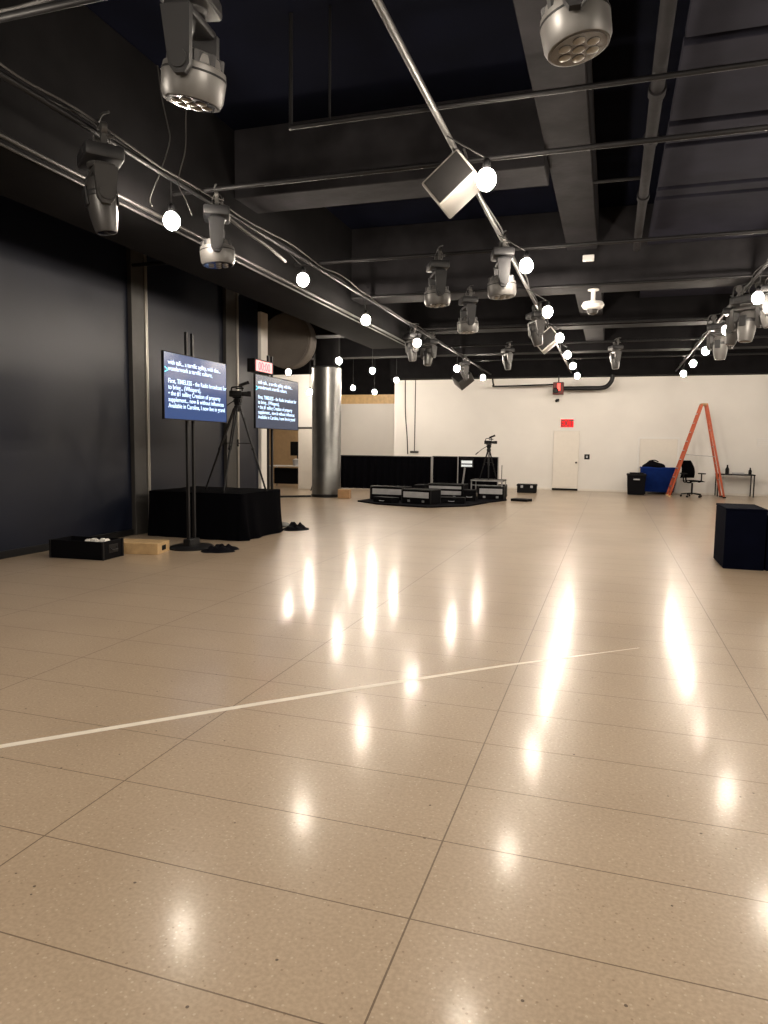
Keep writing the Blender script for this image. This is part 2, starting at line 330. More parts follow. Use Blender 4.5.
# black elbow pipe on the far wall
o = tag(MB().tube([(-1.62, 25.2, 3.56), (-0.8, 25.2, 3.56), (-0.42, 25.2, 3.56), (-0.2, 25.2, 3.62), (-0.06, 25.2, 3.80), (-0.03, 25.2, 4.0)], 0.075, 14).build('elbow_pipe', M['black_metal']), 'fat black elbow pipe high before the white far wall', 'pipe')
o = tag(MB().tube([(-4.1, 25.2, 3.95), (-4.05, 25.2, 3.72), (-3.9, 25.2, 3.66), (-1.99, 25.2, 3.70)], 0.03, 10).build('wall_conduit', M['black_metal']), 'thin black pipe left of the red alarm box', 'pipe')
# wall conduits at the left end
o = tag(MB().tube([(-7.52, 25.87, 3.99), (-7.50, 25.87, 2.8), (-7.42, 25.87, 1.9), (-7.38, 25.87, 1.2)], 0.018, 8).build('wall_cable', M['cable']), 'slanting grey cable at left end of white far wall', 'cable')
o = tag(MB().cyl((-7.12, 25.88, 1.32), (-7.12, 25.88, 3.99), 0.016).build('wall_conduit', M['column_grey']), 'upright conduit on white far wall above the drapes', 'conduit')
MB().box((-7.28, 25.84, 1.24), (-6.96, 25.9, 1.32)).build('junction_box', M['column_grey'], o)
# big duct end
T = Matrix.Translation((-7.08, 14.62, 3.86)) @ Matrix.Rotation(R(-90), 4, 'X')
o = tag(MB().lathe([(0.60, 0), (0.62, 0.02), (0.62, 0.10), (0.60, 0.12), (0.60, 0.3), (0.61, 0.31), (0.61, 0.34)], 40, T).build('round_duct', M['duct'], smooth=40), 'large taupe round duct end above the farther screen', 'duct')
q = MB(T); q.lathe([(0.57, -0.02), (0.57, 0.0)], 40); q.box((-0.565, -0.02, -0.03), (0.55, 0.015, -0.018), rot=Euler((0, 0, R(20)))); q.build('end_cap', M['duct'], o)

# ------------------------------------------------------------------ bulbs
def bulb_thing(label, x, y, z=3.7, px=None, name='hanging_bulb'):
    t = thing(name, label, 'light bulb', (x, y, z), group='bare bulbs hung from the grid')
    MB().sph((0, 0, 0), 0.078, (1, 1, 1.12), 20, 14).build('bulb', M['bulb'], t)
    MB().lathe([(0.026, 0.075), (0.032, 0.09), (0.032, 0.14), (0.022, 0.16), (0.008, 0.17)], 14).build('socket', M['black_plastic'], t)
    top = PZ-z
    dx = (px-x) if px is not None else 0.0
    c = MB()
    if px is not None:
        c.tube([(0, 0, 0.165), (dx, 0, top-0.02)], 0.007, 6, False)
    else: c.tube([(0, 0, 0.165), (0, 0, SLAB-z)], 0.006, 6, smooth=False)
    c.build('cord', M['cable_black'], t)
    return t
ORD = ['first', 'second', 'third', 'fourth', 'fifth', 'sixth', 'seventh', 'eighth']
Ys = [5.87, 8.71, 11.71, 14.53, 17.2, 19.6, 22.25]
for i, (x, y) in enumerate([(-4.18, 6.1), (-3.96, 8.7), (-4.14, 11.72), (-3.99, 14.58), (-4.2, 19.6), (-3.93, 22.3)]):
    bulb_thing(['lit bulb nearest in left row, between two moving heads', 'second lit bulb of the left row, in front of left beam', 'third lit bulb of the left row, over the silver column',
                'fourth lit bulb of the left row, by a pair of moving heads', 'fifth lit bulb of the left row, by a small tilted speaker', 'last lit bulb of the left row, nearest the white wall'][i], x, y, 3.7, -4.18)
for i, y in enumerate(Ys):
    bulb_thing(['lit bulb touching the big tilted speaker, nearest of middle row', 'second lit bulb of middle row, right of a moving head', 'third lit bulb of middle row, before the wide cross beam shade',
                'fourth lit bulb of middle row, above the far small speaker', 'fifth lit bulb of the middle row', 'sixth lit bulb of the middle row, second from its far end', 'last lit bulb of the middle row, above the red alarm box'][i], -1.05, y, 3.7, -1.39)
for i, y in enumerate([11.35, 14.22, 17.14, 19.57, 22.1]):
    bulb_thing(['lit bulb nearest in right row, at the edge of view', 'second lit bulb of the right row, between moving heads', 'third lit bulb of the right row', 'fourth lit bulb of the right row', 'last lit bulb of right row, above the orange ladder'][i], 1.91, y, 3.7, 1.95)
for x, y, z, lab in ((-6.83, 17.26, 3.7, 'lit pendant bulb over the silver column top'), (-9.39, 19.59, 3.7, 'lit pendant bulb just right of the duct, above the farther screen'), (-9.08, 20.5, 3.16, 'lit pendant bulb before the white partition, left of silver column'),
                  (-6.74, 19.71, 3.7, 'brighter lit pendant bulb right of the silver column top'), (-9.53, 25.59, 3.7, 'small lit pendant bulb above the pale wood band'), (-8.12, 24.0, 3.415, 'farthest lit pendant bulb, touching the pale wood band'), (-6.9, 22.66, 3.7, 'lit pendant bulb at left end of the white far wall')):
    bulb_thing(lab, x, y, z)
# bulbs added outside the view, carrying the rows on, to light the floor
for x, ys, px, nm in ((-4.1, (3.1, 0.2, -2.7), -4.18, 'left row'), (-1.05, (3.0, 0.1, -2.8), -1.39, 'middle row'), (1.93, (8.5, 5.65, 2.8, -0.1, -3.0), 1.95, 'right row')):
    for y in ys:
        bulb_thing('added lit bulb of the %s outside the view, %s' % (nm, 'overhead %.1f metres ahead' % y if y > 0 else '%.1f metres behind the viewer' % -y), x, y, 3.7, px)
pipe('grid_pipe', 'grid pipe of the added outer right row, outside the view', (4.95, -4.8, PZ), (4.95, 25.3, PZ), 0.024, M['pipe_dark'], group=G)
for y in (-0.1, 2.8, 5.65, 8.5, 11.4, 14.2, 17.1, 19.6, 22.1):  # whole outer row is added out of view as extra floor light
    bulb_thing('added lit bulb of the outer right row outside the view, %.1f metres ahead' % y, 5.0, y, 3.7, 4.95)

# ------------------------------------------------------------------ moving heads
def clamp_mb(mb, x, top):
    mb.lathe([(0.045, -0.02), (0.045, 0.02)], 14, Matrix.Translation((x, 0, top)) @ Matrix.Rotation(R(90), 4, 'X'))
    mb.box((x-0.018, -0.02, top-0.12), (x+0.018, 0.02, top-0.03), 0.004)
    mb.cyl((x, 0.02, top-0.05), (x, 0.075, top-0.05), 0.008)
    mb.box((x-0.014, 0.07, top-0.058), (x+0.014, 0.078, top-0.030))
def yoke_mb(w, top, piv, sx=1.0):
    y = MB()
    y.lathe([(0.085*sx, top-0.03), (0.10*sx, top-0.01), (0.10*sx, top)], 20)
    y.box((-w-0.03, -0.075, top-0.085), (w+0.03, 0.075, top-0.03), 0.02, seg=2)
    for s in (-1, 1):
        y.prism([(-0.085, top-0.06), (0.085, top-0.06), (0.062, piv-0.03), (0.03, piv-0.075), (-0.03, piv-0.075), (-0.062, piv-0.03)], 0, 0.05,
                Matrix.Translation((s*w-0.025+(0.015*s), 0, 0)) @ Matrix(((0, 0, 1, 0), (1, 0, 0, 0), (0, 1, 0, 0), (0, 0, 0, 1))))
        y.cyl((s*w-0.03*s, 0, piv), (s*w+0.055*s, 0, piv), 0.05, seg=18)
    return y
def moving_head(kind, label, x, y, yaw, tilt, scale=1.0, light=False, top=None, lens_on=None):
    t = thing('moving_head_light', label, 'stage light', (x, y, top if top is not None else PZ), (0, 0, R(yaw)), 'moving head lights on the grid')
    t.scale = (scale,)*3
    body = M['fixture_lt'] if light else M['fixture']
    for s in (-1, 1):
        c = MB(); clamp_mb(c, s*0.13, 0); c.build('clamp', M['pipe_steel'], t)
    b = MB(); b.box((-0.19, -0.14, -0.22), (0.19, 0.14, -0.115), 0.025, seg=2); b.box((-0.12, -0.145, -0.2), (0.12, 0.145, -0.14), 0.004)
    b.build('base', M['fixture_dk'], t)
    c = MB(); rc = random.Random(label)
    c.tube([(-0.17, 0.05, -0.16), (-0.27, 0.09, -0.12+rc.uniform(-.05, .05)), (-0.24, 0.06, 0.04), (-0.10, 0.0, 0.05), (0.16, -0.02, 0.045+rc.uniform(0, .03)), (0.34, 0.0, 0.035)], 0.009, 6)
    c.build('power_cable', M['cable_black'], t)
    c = MB(); c.tube([(0.04, 0.03, -0.12), (0.07, 0.06, -0.02), (0.06, 0.0, 0.04), (0.03, -0.05, -0.03), (0.03, -0.03, -0.12)], 0.005, 6); c.build('safety_cable', M['pipe_steel'], t)
    piv = -0.55 if kind == 'wash' else -0.47
    w = 0.215 if kind == 'wash' else 0.16
    yoke_mb(w, -0.22, piv).build('yoke', M['fixture_dk'] if kind == 'wash' else M['fixture'], t)
    T = Matrix.Translation((0, 0, piv)) @ Matrix.Rotation(R(tilt), 4, 'X')
    if kind == 'wash':
        h = MB(T).lathe([(0.06, 0.105), (0.12, 0.10), (0.155, 0.075), (0.165, 0.03), (0.185, 0.02), (0.192, -0.02), (0.186, -0.13), (0.170, -0.165), (0.155, -0.168)], 36).build('head', body, t)
        f = MB(T); n_ = 40
        f.prism([((0.172 if (k//2) % 2 else 0.150)*math.cos(2*PI*k/n_), (0.172 if (k//2) % 2 else 0.150)*math.sin(2*PI*k/n_)) for k in range(n_)], 0.026, 0.086)
        f.build('cooling_fins', M['fixture_dk'], h)
        MB(T).lathe([(0.180, -0.012), (0.1935, -0.012), (0.1940, -0.024), (0.180, -0.024)], 36).build('vent_ring', M['black_plastic'], h)
        MB(T).lathe([(0.156, -0.150), (0.156, -0.170)], 36).build('lens_plate', M['lens_dark'], h)
        l = MB(T)
        for k in range(6): l.lathe([(0.034, -0.166), (0.034, -0.174), (0.02, -0.180)], 14, Matrix.Translation((0.088*math.cos(k*PI/3), 0.088*math.sin(k*PI/3), 0)))
        l.lathe([(0.034, -0.166), (0.034, -0.174), (0.02, -0.180)], 14)
        l.build('led_lenses', M['lens'], h)
    else:
        prof = [(0.045, 0.165), (0.085, 0.15), (0.112, 0.10), (0.120, 0.02), (0.112, -0.10), (0.094, -0.20), (0.083, -0.235), (0.078, -0.237)]
        S = Matrix.Diagonal((1.0, 0.92, 1, 1))
        h = MB(T @ S).lathe(prof, 30).build('head', body, t)
        MB(T @ S).lathe([(0.118, 0.055), (0.124, 0.045), (0.124, 0.02), (0.118, 0.01)], 30).build('trim_ring', M['fixture_dk'], h)
        MB(T @ S).lathe([(0.074, -0.225), (0.074, -0.2385), (0.04, -0.244)], 24).build('lens', M['lens_dark'], h)
        for e_ in (-1, 1):
            MB(T).box((-0.05, e_*0.1075-0.0095, -0.05), (0.05, e_*0.1075+0.0095, 0.09), 0.008).build('access_cover', M['fixture_dk'], h)
    return t
moving_head('wash', 'biggest silver moving head, top left near the viewer', -2.37, 3.65, -78, -10, 0.96, True, PZ+0.10).rotation_euler.rotate_axis('Y', R(9))
moving_head('wash', 'grey moving head showing its round lens face, top right overhead', -0.25, 3.65, -86, 10, 0.86, True, PZ-0.04)
moving_head('spot', 'dark teardrop moving head on left pipe, left of nearest bulb', -4.18, 5.1, -40, 8, 1.12, False)
moving_head('wash', 'silver moving head right of the nearest left row bulb', -4.05, 6.72, -60, 4, 0.95, True)
moving_head('wash', 'grey moving head under the steel pipe beyond the tilted speaker', -1.39, 9.05, -75, 4, 0.95, True)
moving_head('wash', 'left one of two moving heads side by side before the wide beam', -2.36, 9.62, -65, 3, 0.95, True, PZ+0.05)
moving_head('wash', 'right one of two moving heads side by side, slightly lower and farther', -2.40, 12.0, -65, 3, 0.95, True, PZ+0.05)
moving_head('spot', 'dark moving head on steel pipe left of third middle bulb', -1.39, 13.3, -60, 15, 1.0)
moving_head('spot', 'moving head at left of pair near fourth left row bulb', -4.25, 15.1, -50, 5, 1.0)
moving_head('spot', 'moving head at right of pair near fourth left row bulb', -4.12, 16.05, -30, -8, 1.0)
moving_head('spot', 'far dark moving head above the drapes, right of left row', -2.62, 18.4, -60, 5, 0.9, False, PZ+0.05)
moving_head('spot', 'moving head above the fat black elbow pipe', 0.02, 18.4, -70, 4, 0.95, False, PZ+0.05)
moving_head('spot', 'moving head left of second right row bulb', 1.95, 15.2, -30, 4, 1.15, True)
moving_head('spot', 'moving head just right of second right row bulb', 1.95, 13.7, -110, -10, 1.05, True)
moving_head('spot', 'biggest moving head of right row, below its nearest bulb', 1.98, 12.55, -40, -5, 1.2, True)
moving_head('spot', 'moving head at right edge of view beside the nearest right bulb', 2.17, 12.05, -100, 8, 1.0, True)
moving_head('spot', 'far moving head on left row beside the fifth bulb', -4.18, 20.6, -60, 20, 0.9)

# ------------------------------------------------------------------ speakers hung from the pipes
def speaker(label, corner, size, u, v, w, pipe_pt, m):
    # corner plus three edge directions, given in room axes
    U, V, W = Vector(u).normalized(), Vector(v), Vector(w)
    V = (V-U*V.dot(U)).normalized(); W2 = U.cross(V); W = W2 if W2.dot(W) > 0 else -W2
    c = Vector(corner)
    t = thing('loudspeaker', label, 'speaker', c, group='small tilted loudspeakers')
    X = Matrix((U, V, W)).transposed().to_4x4()
    a, b, d = size
    MB(X).box((0, 0, 0), (a, b, d), 0.018, seg=2).build('cabinet', m, t)
    MB(X).box((0.02, -0.008, 0.02), (a-0.02, 0.002, d-0.02), 0.004).build('grille', M['grille'], t)
    q = MB(); e = X @ Vector((a*0.35, b*0.5, d*0.55)); pp = Vector(pipe_pt)-c
    q.tube([e, e.lerp(pp, 0.6)+Vector((0.03, 0, 0)), pp], 0.014, 8); q.cyl(pp-Vector((0, 0.03, 0)), pp+Vector((0, 0.03, 0)), 0.042)
    q.build('bracket', M['black_metal'], t)
    return t
cy = 0.3105647
rt = Vector((math.cos(cy), math.sin(cy), 0)); fw = Vector((-math.sin(cy), math.cos(cy), 0)); up = Vector((0, 0, 1))
def cam_dir(x, y, z): return rt*x+up*y-fw*z
speaker('big tilted pale speaker touching the nearest middle bulb', (-1.18, 6.12, 3.87), (0.41, 0.46, 0.27), cam_dir(-.72, -.63, -.25), cam_dir(.284, .053, -.956), cam_dir(-.615, .759, -.141), (-1.39, 6.3, PZ), M['speaker'])
speaker('small tilted pale speaker on the steel pipe below the fourth middle bulb', (-1.08, 15.0, 3.79), (0.46, 0.55, 0.30), cam_dir(-.72, -.63, -.25), cam_dir(.284, .0, -.956), cam_dir(-.615, .759, -.141), (-1.39, 15.2, PZ), M['speaker'])
speaker('small dark tilted speaker hung above the drapes on the left row', (-4.05, 21.0, 3.72), (0.5, 0.36, 0.40), cam_dir(-.76, -.62, .09), cam_dir(.30, -.64, -.7), cam_dir(-.4, .58, -.7), (-4.18, 21.2, PZ), M['fixture'])

# white ceiling camera on stem
t = thing('ceiling_camera', 'white ceiling camera on a stem under the wide cross beam', 'camera', (-0.38, 12.45, 4.17))
MB().lathe([(0.09, -0.02), (0.09, 0.0)], 20).build('mount_plate', M['white_plastic'], t)
MB().lathe([(0.05, -0.20), (0.035, -0.16), (0.035, -0.02)], 18).build('stem', M['white_plastic'], t)
h = MB().lathe([(0.09, -0.33), (0.155, -0.31), (0.185, -0.26), (0.16, -0.21), (0.06, -0.19)], 28).build('housing', M['white_plastic'], t)
MB().lathe([(0.03, -0.415), (0.075, -0.39), (0.095, -0.33)], 24).build('dome', M['fixture'], h)
t = tag(MB().box((-0.56, 12.13, 4.56), (-0.38, 12.2, 4.66), 0.01).build('sensor_box', M['white_plastic']), 'small white sensor box on the face of the wide cross beam', 'sensor')
# cables
tag(MB().tube([(-4.24, 6.0, 5.1), (-4.2, 6, 4.81), (-4.14, 6, 4.55), (-4.12, 6, 4.4), (-4.22, 6, 4.15), (-4.35, 6, 3.9), (-4.33, 6, 3.82)], 0.006, 6).build('hanging_wire', M['cable']), 'left one of two grey wires dangling above nearest left bulb', 'wire', 'dangling wires')
tag(MB().tube([(-3.93, 6.0, 4.8), (-3.94, 6, 4.55), (-3.95, 6, 4.3), (-4.03, 6, 4.02), (-3.95, 6, 3.85), (-3.88, 6, 3.7)], 0.006, 6).build('hanging_wire', M['cable']), 'right one of two grey wires dangling above nearest left bulb', 'wire', 'dangling wires')
def cable_run(label, x, y0, y1, z, amp, r=0.012, m=None, step=0.55):
    pts = []; yy = y0
    while yy < y1:
        pts.append((x+random.uniform(-amp, amp), yy, z+random.uniform(-amp, amp))); yy += step
    return tag(MB().tube(pts, r, 6, n=4).build('cable_run', m or M['cable_black']), label, 'cable', 'cables along the grid pipes')
cable_run('loose black cable wound along the left grid pipe', -4.20, 0.5, 24, PZ+0.045, 0.03)
cable_run('second thinner grey cable along the left grid pipe', -4.12, 2.0, 17, PZ+0.035, 0.03, 0.009, M['cable'])
cable_run('loose black cable along the middle steel pipe beyond the speaker', -1.37, 6.4, 24, PZ+0.05, 0.025)
cable_run('loose black cable along the right row pipe', 1.95, 8, 24, PZ+0.045, 0.03)
pts = [(-5.0+i*0.33, 3.65+random.uniform(-.02, .02), PZ+0.10+random.uniform(-.03, .03)) for i in range(12)]
pts[0] = (-4.6, 3.65, PZ+0.1)
tag(MB().tube(sorted(pts), 0.014, 6, n=4).build('cable_run', M['cable']), 'grey cable bunch on cross pipe beside the biggest moving head', 'cable', 'cables along the grid pipes')
pts = [(-4.17, 7.0, PZ-0.03), (-4.15, 7.5, PZ-0.10), (-4.12, 8.0, PZ-0.14), (-4.12, 8.5, PZ-0.2)]
tag(MB().tube(pts, 0.022, 8).build('foil_cable', M['pipe_steel']), 'pale wrapped cable end hanging beyond the silver left head', 'cable', 'cables along the grid pipes')

# ------------------------------------------------------------------ screens on stands
TXT1 = "with talk... a terrific agility, with the...\nwonderwork a terrific culture,\n\nFirst, TIMELESS - the Radio broadcast for\nto bring... (Whispers),\n\u2022 the #1 selling Creation of property\nsupplement... now & without influences\nAvailable in Carolina, I now live in grand"
def tv(label, x, y0, y1, z0, z1, smat, group, size):
    W, H = y1-y0, z1-z0
    t = thing('television', label, 'screen', (x, (y0+y1)/2, (z0+z1)/2), group=group)
    MB().box((-0.032, -W/2, -H/2), (0.0, W/2, H/2), 0.006).build('casing', M['black_plastic'], t)
    q = MB(); b = 0.012
    q.box((0, -W/2, -H/2), (0.008, W/2, -H/2+b)); q.box((0, -W/2, H/2-b), (0.008, W/2, H/2)); q.box((0, -W/2, -H/2), (0.008, -W/2+b, H/2)); q.box((0, W/2-b, -H/2), (0.008, W/2, H/2))
    q.build('bezel', M['black_plastic'], t)
    s = MB().box((-0.002, -W/2+b, -H/2+b), (0.004, W/2-b, H/2-b)).build('screen', smat, t)
    text('caption_text', TXT1, size, M['text'], s, (0.0055, -W/2+0.10, H/2-0.165), (R(90), 0, R(90)), 'LEFT', 0.93, 1.0)
    text('prompt_arrow', '>', 0.16, M['cyan'], s, (0.0055, -W/2+0.02, H/2-0.30), (R(90), 0, R(90)))
    return t
def stand(label, x, y, h, ztv, group, bw):
    t = thing('screen_stand', label, 'screen stand', (x, y, 0), group=group)
    for s in (-1, 1):
        MB().box((-0.02, s*0.075-0.02, 0.05), (0.02, s*0.075+0.02, h), 0.004).build('pole', M['black_metal'], t)
    b = MB(); b.lathe([(0.5, 0), (0.5, 0.02), (0.46, 0.035), (0.1, 0.05)], 36, Matrix.Diagonal((bw[0], bw[1], 1, 1))); b.box((-0.06, -0.13, 0.03), (0.06, 0.13, 0.14), 0.01)
    b.build('base', M['black_metal'], t)
    q = MB(); q.box((0.02, -0.2, ztv-0.15), (0.045, 0.2, ztv+0.15), 0.004); q.box((0.02, -0.1, ztv-0.25), (0.05, -0.05, ztv+0.25)); q.box((0.02, 0.05, ztv-0.25), (0.05, 0.1, ztv+0.25)); q.build('mount', M['black_metal'], t)
    return t
tv('nearer wall-side screen with white lettering on blue, left of camera tripod', -5.69, 8.06, 9.67, 1.85, 2.755, M['screen'], 'tall text screens', 0.089)
stand('twin-pole black stand holding the nearer blue screen', -5.80, 8.84, 3.10, 2.3, 'screen stands', (0.62, 0.7))
k = 1.05
tv('farther screen with white lettering on slate, right of camera tripod', -5.63*k, 10.48*k, 12.16*k, 1.55+(1.79-1.55)*k, 1.55+(2.69-1.55)*k, M['screen_grey'], 'tall text screens', 0.093)
stand('twin-pole black stand holding the farther slate screen behind draped platform', -5.63*k-0.12, 11.80, 3.14, 2.28, 'screen stands', (0.7, 0.9))
t = thing('timer_box', 'small black box with glowing red display above the farther screen', 'display box', (-5.94, 11.25, 2.88))
MB().box((-0.09, -0.31, -0.11), (0.06, 0.36, 0.12), 0.008).build('housing', M['black_plastic'], t)
f = MB().box((0.058, -0.27, -0.085), (0.066, 0.33, 0.095)).build('display', M['timer_face'], t)
text('display_digits', '00:00', 0.20, M['timer_digit'], f, (0.068, 0.03, -0.065), (R(90), 0, R(90)), 'CENTER')
MB().box((-0.02, -0.02, -0.125), (0.01, 0.02, -0.1)).build('foot', M['black_plastic'], t)

# ------------------------------------------------------------------ draped platform with camera on tripod
X0, X1, Y0, Y1, H = -7.2, -5.5, 9.77, 11.13, 0.74
t = thing('draped_platform', 'low black draped platform under the video tripod', 'platform', ((X0+X1)/2, (Y0+Y1)/2, 0))
hx, hy = (X1-X0)/2, (Y1-Y0)/2
MB().box((-hx+0.02, -hy+0.02, 0.0), (hx-0.02, hy-0.02, H-0.012)).build('deck', M['black_paint'], t)
def loop(s, off):
    per = [(-hx, -hy), (hx, -hy), (hx, hy), (-hx, hy)]; L = [2*hx, 2*hy, 2*hx, 2*hy]; tot = sum(L); d = (s % 1.0)*tot
    for i in range(4):
        if d <= L[i]:
            a, b = Vector(per[i]), Vector(per[(i+1) % 4]); pnt = a.lerp(b, d/L[i]); e = (b-a).normalized(); n = Vector((e.y, -e.x)); return pnt, n
        d -= L[i]
    return Vector(per[0]), Vector((0, -1))
def skirt(u, v):
    pnt, n = loop(u, 0); z = H*(1-v)
    f = 0.5+0.5*math.sin(u*90+2.5*math.sin(u*23)); amp = 0.004+0.022*v**1.3
    if u > 0.28 and u < 0.52: amp *= 2.2
    o = 0.008+amp*f+0.05*v*v
    return (pnt.x+n.x*o, pnt.y+n.y*o, max(z, 0.004))
s = MB().grid(skirt, 300, 10, 0.003); s.build('skirt', M['cloth'], t, 60)
MB().grid(lambda u, v: (-hx-0.008+(2*hx+0.016)*u, -hy-0.008+(2*hy+0.016)*v, H+0.004+0.004*math.sin(u*19+v*7)*math.sin(v*13)), 30, 30, 0.004).build('top_cloth', M['cloth'], t, 60)
def heap(name, label, cx, cy, rx, ry, hh, seed, m, yaw=0, cat='cloth'):
    rnd = random.Random(seed); ph = [rnd.uniform(0, 6) for _ in range(8)]
    def fn(u, v):
        a = u*2*PI; r = v
        x = rx*r*math.cos(a)*(1+0.16*math.sin(3*a+ph[0])+0.09*math.sin(7*a+ph[1])); y = ry*r*math.sin(a)*(1+0.16*math.sin(2*a+ph[2])+0.1*math.sin(5*a+ph[3]))
        z = hh*(1-r**1.6)*(0.62+0.22*math.sin(9*x/rx+ph[4])+0.22*math.sin(8*y/ry+ph[5])+0.12*math.sin(17*x/rx+11*y/ry))+0.006*(1-r)
        c, s_ = math.cos(yaw), math.sin(yaw)
        return (x*c-y*s_, x*s_+y*c, max(z, 0.002))
    b = MB().grid(fn, 48, 14); bmesh.ops.remove_doubles(b.bm, verts=b.bm.verts, dist=0.0008)
    o = b.build(name, m, None, 70); o.location = (cx, cy, 0); return tag(o, label, cat)
heap('bunched_cloth', 'bunched black cloth on floor at right end of draped platform', -5.40, 11.52, 0.24, 0.38, 0.14, 3, M['cloth'], R(10))
heap('bunched_cloth', 'black cloth heap spread over the nearer screen stand foot', -5.30, 8.82, 0.26, 0.30, 0.10, 5, M['cloth'])

def tripod(label, x, y, z0, apex, feet, group='video tripods'):
    t = thing('camera_tripod', label, 'tripod', (x, y, z0), group=group)
    A = apex-z0
    for fx, fy in feet:
        l = MB(); tp = Vector((fx*0.10, fy*0.10, A-0.10)); ft = Vector((fx, fy, 0.02)); md = tp.lerp(ft, 0.5)
        d = (ft-tp).normalized(); sd = d.cross(Vector((0, 0, 1))).normalized()*0.018
        l.cyl(tp+sd, md+sd, 0.014, seg=10); l.cyl(tp-sd, md-sd, 0.014, seg=10); l.cyl(md-d*0.05, ft, 0.019, 0.015, seg=10); l.box(md-Vector((0.025, 0.025, 0.02)), md+Vector((0.025, 0.025, 0.02)), 0.005)
        lg = l.build('leg', M['black_metal'], t)
        MB().cyl(ft+Vector((0, 0, -0.02)), ft+Vector((0, 0, 0.015)), 0.022, 0.016).build('foot', M['black_plastic'], lg)
    sp = MB(); c = Vector((0, 0, A*0.58))
    for fx, fy in feet:
        tp = Vector((fx*0.10, fy*0.10, A-0.10)); ft = Vector((fx, fy, 0.02)); md = tp.lerp(ft, 0.43); sp.cyl((0, 0, md.z), md, 0.007, seg=8)
    sp.cyl((0, 0, A*0.5), (0, 0, A*0.5+0.12), 0.016); sp.build('spreader', M['black_metal'], t)
    MB().lathe([(0.03, A-0.16), (0.062, A-0.11), (0.062, A-0.07), (0.045, A-0.05), (0.05, A-0.03)], 18).build('bowl', M['black_metal'], t)
    hd = MB(); hd.box((-0.05, -0.045, A-0.05), (0.05, 0.045, A+0.06), 0.012); hd.cyl((-0.065, 0, A+0.02), (0.065, 0, A+0.02), 0.035); hd.box((-0.08, -0.035, A+0.06), (0.08, 0.035, A+0.08), 0.004)
    hd.build('fluid_head', M['black_plastic'], t)
    b = MB(); b.tube([(-0.05, -0.03, A+0.02), (-0.2, -0.06, A-0.08), (-0.34, -0.08, A-0.2)], 0.009); b.cyl((-0.29, -0.073, A-0.155), (-0.37, -0.086, A-0.225), 0.015); b.build('pan_bar', M['black_plastic'], t)
    return t
def camcorder(label, x, y, z, yaw, sc=1.0, group='video cameras'):
    t = thing('video_camera', label, 'camera', (x, y, z), (0, 0, R(yaw)), group); t.scale = (sc,)*3
    b = MB(); b.box((-0.16, -0.05, 0.0), (0.08, 0.05, 0.12), 0.015, seg=2); b.box((-0.15, -0.055, 0.02), (-0.02, -0.045, 0.09), 0.004); b.build('body', M['black_plastic'], t)
    l = MB(); X = Matrix.Translation((0.08, 0, 0.06)) @ Matrix.Rotation(R(90), 4, 'Y'); l.lathe([(0.042, 0), (0.046, 0.02), (0.042, 0.06), (0.05, 0.08), (0.05, 0.13)], 22, X)
    lb = l.build('lens', M['black_metal'], t)
    MB().lathe([(0.040, 0.128), (0.040, 0.132)], 20, X).build('front_glass', M['lens_dark'], lb)
    MB().box((0.20, -0.065, 0.01), (0.27, 0.065, 0.11), 0.006).build('lens_hood', M['black_plastic'], lb)
    h = MB(); h.tube([(-0.12, 0, 0.115), (-0.11, 0, 0.18), (-0.02, 0, 0.195), (0.08, 0, 0.20), (0.09, 0, 0.115)], 0.014, 8); h.build('handle', M['black_plastic'], t)
    v = MB(); X2 = Matrix.Translation((0.05, 0.05, 0.20)) @ Matrix.Rotation(R(-22), 4, 'Y'); v.T = X2; v.box((-0.02, -0.035, 0), (0.15, 0.035, 0.055), 0.01); v.cyl((0.15, 0, 0.027), (0.19, 0, 0.027), 0.03, 0.036); v.build('viewfinder', M['black_plastic'], t)
    m_ = MB(); m_.cyl((-0.02, -0.06, 0.16), (0.13, -0.06, 0.165), 0.014); m_.build('microphone', M['black_plastic'], t)
    return t
tripod('tall black video tripod standing on the draped platform', -5.92, 10.42, H+0.008, 2.22, [(-0.62, 0.0), (0.02, -0.5), (0.45, 0.12)])
camcorder('black video camera on tripod between the two tall screens', -5.92, 10.42, 2.302, 18, 0.85)

# ------------------------------------------------------------------ floor cases at the left
t = thing('equipment_case', 'low black open case on floor against the navy wall', 'case', (-6.62, 7.62, 0), (0, 0, R(4)))
b = MB(); b.box((-0.40, -0.21, 0), (0.40, 0.21, 0.02)); b.box((-0.40, -0.21, 0), (0.40, -0.185, 0.24), 0.006); b.box((-0.40, 0.185, 0), (0.40, 0.21, 0.24), 0.006); b.box((-0.40, -0.21, 0), (-0.375, 0.21, 0.24), 0.006); b.box((0.375, -0.21, 0), (0.40, 0.21, 0.24), 0.006)
b.box((-0.37, -0.18, 0.02), (0.37, 0.18, 0.17)); b.build('body', M['case_black'], t)
for sx in (-1, 1):
    for sy in (-1, 1): MB().box((sx*0.40-0.012, sy*0.21-0.012, 0), (sx*0.40+0.012, sy*0.21+0.012, 0.245), 0.003).build('corner_post', M['black_metal'], t)
q = MB(); q.box((0.40, -0.10, 0.08), (0.408, 0.10, 0.19), 0.003); q.tube([(0.405, -0.07, 0.15), (0.43, -0.05, 0.12), (0.43, 0.05, 0.12), (0.405, 0.07, 0.15)], 0.008); q.build('handle', M['black_metal'], t)
rnd = random.Random(4)
b = MB()
for i in range(5):
    bb = MB(); b.sph((-0.13+0.065*i, rnd.uniform(-.03, .03), 0.03+rnd.uniform(0, .015)), 0.05, (1.1, 1, 0.75), 12, 8, Euler((i, i*2, i)))
for v in b.bm.verts: v.co += Vector((rnd.uniform(-.008, .008), rnd.uniform(-.008, .008), rnd.uniform(-.008, .008)))
